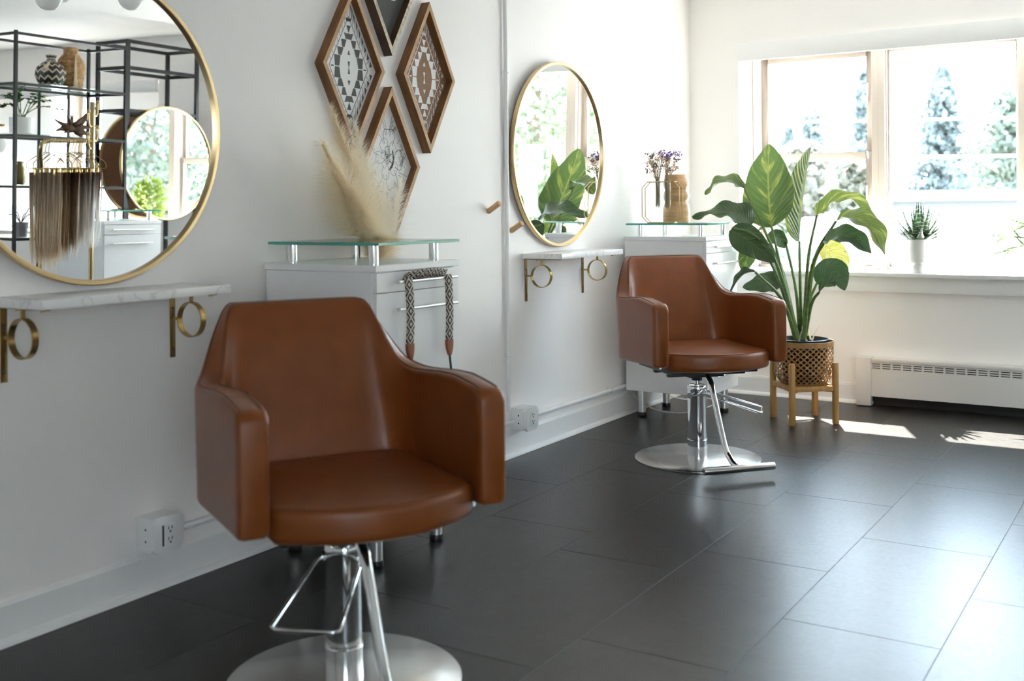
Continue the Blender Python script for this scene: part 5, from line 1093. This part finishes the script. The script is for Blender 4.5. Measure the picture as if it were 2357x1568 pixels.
# leafy bush on the sill opposite the free-standing mirror
bs = thing('potted_bush', 'bright green leafy bush in a white pot on the far sill', 'plant', (3.62, 6.85, 0.818), world=True)
MB().lathe([(0, 0), (0.055, 0), (0.075, 0.14), (0.07, 0.14), (0, 0.12)], 32, (3.62, 6.85, 0.818)).build('pot', M_pot, bs)
random.seed(40); it = []
for k in range(420):
    v_ = rvec(); p = Vector((3.62, 6.84, 1.17)) + Vector((v_.x * 0.17, v_.y * 0.11, v_.z * 0.21)); d = (v_ + Vector((0, 0, .3))).normalized() * 0.05; it.append(([p, p + d * .5, p + d], 0.034, d.cross(rvec()).normalized()))
stuff(blades('foliage', it, M_bush, bs))
for k in range(6): a = k * 1.05; MB().tube([(3.62, 6.85, 0.94), (3.62 + 0.05 * math.cos(a), 6.84 + 0.04 * math.sin(a), 1.1)], 0.004, 5).build('stem', M_stem, bs)
# ------------------------------------------------------------------ outdoors
struct(MB().box((-90, 7.3, -3.3), (90, 140, -3.2)).build('ground', M_asphalt, smooth=0))
struct(MB().box((-40, -60, -3.3), (40, -2.7, -3.2)).build('ground_rear', M_asphalt, smooth=0))
bd = thing('low_white_building', 'long low white flat-roofed building across the street', 'building', (-4, 31, -3.2), world=True)
MB().box((-18, 30, -3.2), (1.5, 36, 1.35)).build('wall', M_stucco, bd, smooth=0)
MB().box((-18.3, 29.6, 1.35), (1.8, 36.3, 1.62)).build('roof_edge', M_stucco, bd, smooth=0)
for x in (-15, -12, -9.4, -6.8): MB().box((x, 29.95, -0.6), (x + 1.3, 30.02, 0.5)).build('window', M_haze, bd, smooth=0)
b2 = thing('pitched_white_shed', 'pale shed with a shallow roof below the window view', 'building', (0.0, 19.0, -3.2), world=True)
MB().box((-3.0, 18.5, -3.2), (2.4, 22.0, 0.45)).build('wall', M_stucco, b2, smooth=0)
MB().prism([(-3.3, 18.2, 0.45), (2.7, 18.2, 0.45), (2.7, 20.2, 0.95), (-3.3, 20.2, 0.95)], (0, 0, 0.08)).build('roof', M_stucco, b2, smooth=0)
MB().box((-3.3, 18.18, 0.40), (2.7, 18.24, 0.50)).build('gutter', M_haze, b2, smooth=0)
for x in (-0.9, 0.1, 0.75): MB().box((x, 18.47, -0.3), (x + 0.42, 18.52, 0.18)).build('window', M_haze, b2, smooth=0)
def tree(label, x, y, zb, zt_, rad, m, n, s, kind='cone', seed=1, sparse=0.0, group='trees across the street'):
    random.seed(seed)
    t = thing('tree', label, 'tree', (x, y, -3.2), group=group, world=True); V = []; F = []
    lobes = [(random.uniform(0, 6.28), random.random(), random.uniform(.25, .6)) for _ in range(26)]
    cnt = 0
    while cnt < n:
        f = random.random(); a = random.uniform(0, 6.28)
        R = rad * ((1 - f) ** 0.8 + 0.06) if kind == 'cone' else rad * math.sqrt(max(0.02, 1 - (2 * f - 0.9) ** 2 / 1.3))
        R *= 0.72 + 0.28 * math.sin(a * 3 + f * 17 + seed) + 0.12 * math.sin(f * 60)
        r = R * math.sqrt(random.random())
        if sparse and math.sin(a * 4 + f * 23 + seed) * math.sin(f * 31 + a) > 0.75 - sparse and random.random() < 0.9: cnt += 1; continue
        c = Vector((x + r * math.cos(a), y + r * math.sin(a), zb + (zt_ - zb) * f)); u = rvec().normalized() * s * random.uniform(.6, 1.2); w = u.cross(rvec()).normalized() * s * 0.6
        b = len(V); V += [tuple(c - u - Vector((x, y, -3.2))), tuple(c + w - Vector((x, y, -3.2))), tuple(c + u - Vector((x, y, -3.2))), tuple(c - w - Vector((x, y, -3.2)))]; F.append((b, b + 1, b + 2, b + 3)); cnt += 1
    me = bpy.data.meshes.new('crown'); me.from_pydata(V, [], F); me.materials.append(m); stuff(link('crown', me, t))
    tk = MB().tube([(x, y, -3.2), (x + 0.1, y, (zb - 3.2) / 2), (x, y, zt_ * 0.7)], [0.25, 0.2, 0.06], 8)
    for k in range(7): a = k * 1.7; z = zb + (zt_ - zb) * (0.12 + 0.1 * k); tk.tube([(x, y, z), (x + rad * .6 * math.cos(a) * (1 - .09 * k), y + rad * .6 * math.sin(a) * (1 - .09 * k), z + 0.5)], [0.07, 0.02], 5)
    tk.build('trunk', M_bark, t)
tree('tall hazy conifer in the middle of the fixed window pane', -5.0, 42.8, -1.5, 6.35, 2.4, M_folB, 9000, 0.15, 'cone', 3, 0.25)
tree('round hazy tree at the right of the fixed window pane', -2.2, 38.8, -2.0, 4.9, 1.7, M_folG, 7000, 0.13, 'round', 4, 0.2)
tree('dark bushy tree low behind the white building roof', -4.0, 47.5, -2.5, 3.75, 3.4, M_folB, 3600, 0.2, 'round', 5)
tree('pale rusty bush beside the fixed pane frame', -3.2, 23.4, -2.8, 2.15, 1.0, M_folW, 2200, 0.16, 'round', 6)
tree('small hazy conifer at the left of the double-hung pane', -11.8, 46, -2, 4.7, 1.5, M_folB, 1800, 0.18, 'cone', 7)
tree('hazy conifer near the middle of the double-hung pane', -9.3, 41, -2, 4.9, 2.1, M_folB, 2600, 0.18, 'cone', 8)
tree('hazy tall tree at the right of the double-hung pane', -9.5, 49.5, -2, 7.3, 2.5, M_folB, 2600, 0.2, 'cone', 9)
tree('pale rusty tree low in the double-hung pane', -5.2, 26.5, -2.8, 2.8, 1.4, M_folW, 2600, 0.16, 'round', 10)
tree('leafy light green tree seen in the far round mirror', 7.6, 17.5, -1.5, 7.5, 3.4, M_folL, 26000, 0.085, 'round', 12, 0.3)
tree('second leafy light green tree outside to the right', 16.0, 24.5, -1.5, 8.5, 4.2, M_folL, 14000, 0.12, 'round', 13, 0.3)
tree('leafy green tree reflected in the free-standing mirror', -4.6, 13.6, -1.5, 7.0, 2.9, M_folG, 24000, 0.085, 'round', 14, 0.3)
tree('leafy green tree beyond the one reflected in the mirror', -10.5, 17.0, -1.5, 7.5, 3.4, M_folL, 16000, 0.11, 'round', 15, 0.2)
ul = thing('utility_line', 'overhead power cables strung between poles across the window view', 'power line', (-14, 28, -3.2), world=True)
for x in (-14.0, 10.0): MB().cyl((x, 28, -3.2), (x, 28, 5.2), 0.12, 0.09, n=12).build('pole', M_bark, ul)
for k, (za, zb_) in enumerate(((4.20, 4.04), (3.34, 3.21), (2.42, 2.33))):
    pts = [(-14 + 2.4 * i, 28, za + (zb_ - za) * ((-14 + 2.4 * i) + 3.0) / 2.4 * 0.5 + 0.004 * (i - 5) ** 2) for i in range(11)]
    MB().tube(pts, (0.024, 0.022, 0.03)[k], 6).build('cable', M_cable, ul)  # white colour carries the glare on the wires
for o in list(bpy.data.objects):
    if '_w' in o.keys(): del o['_w']
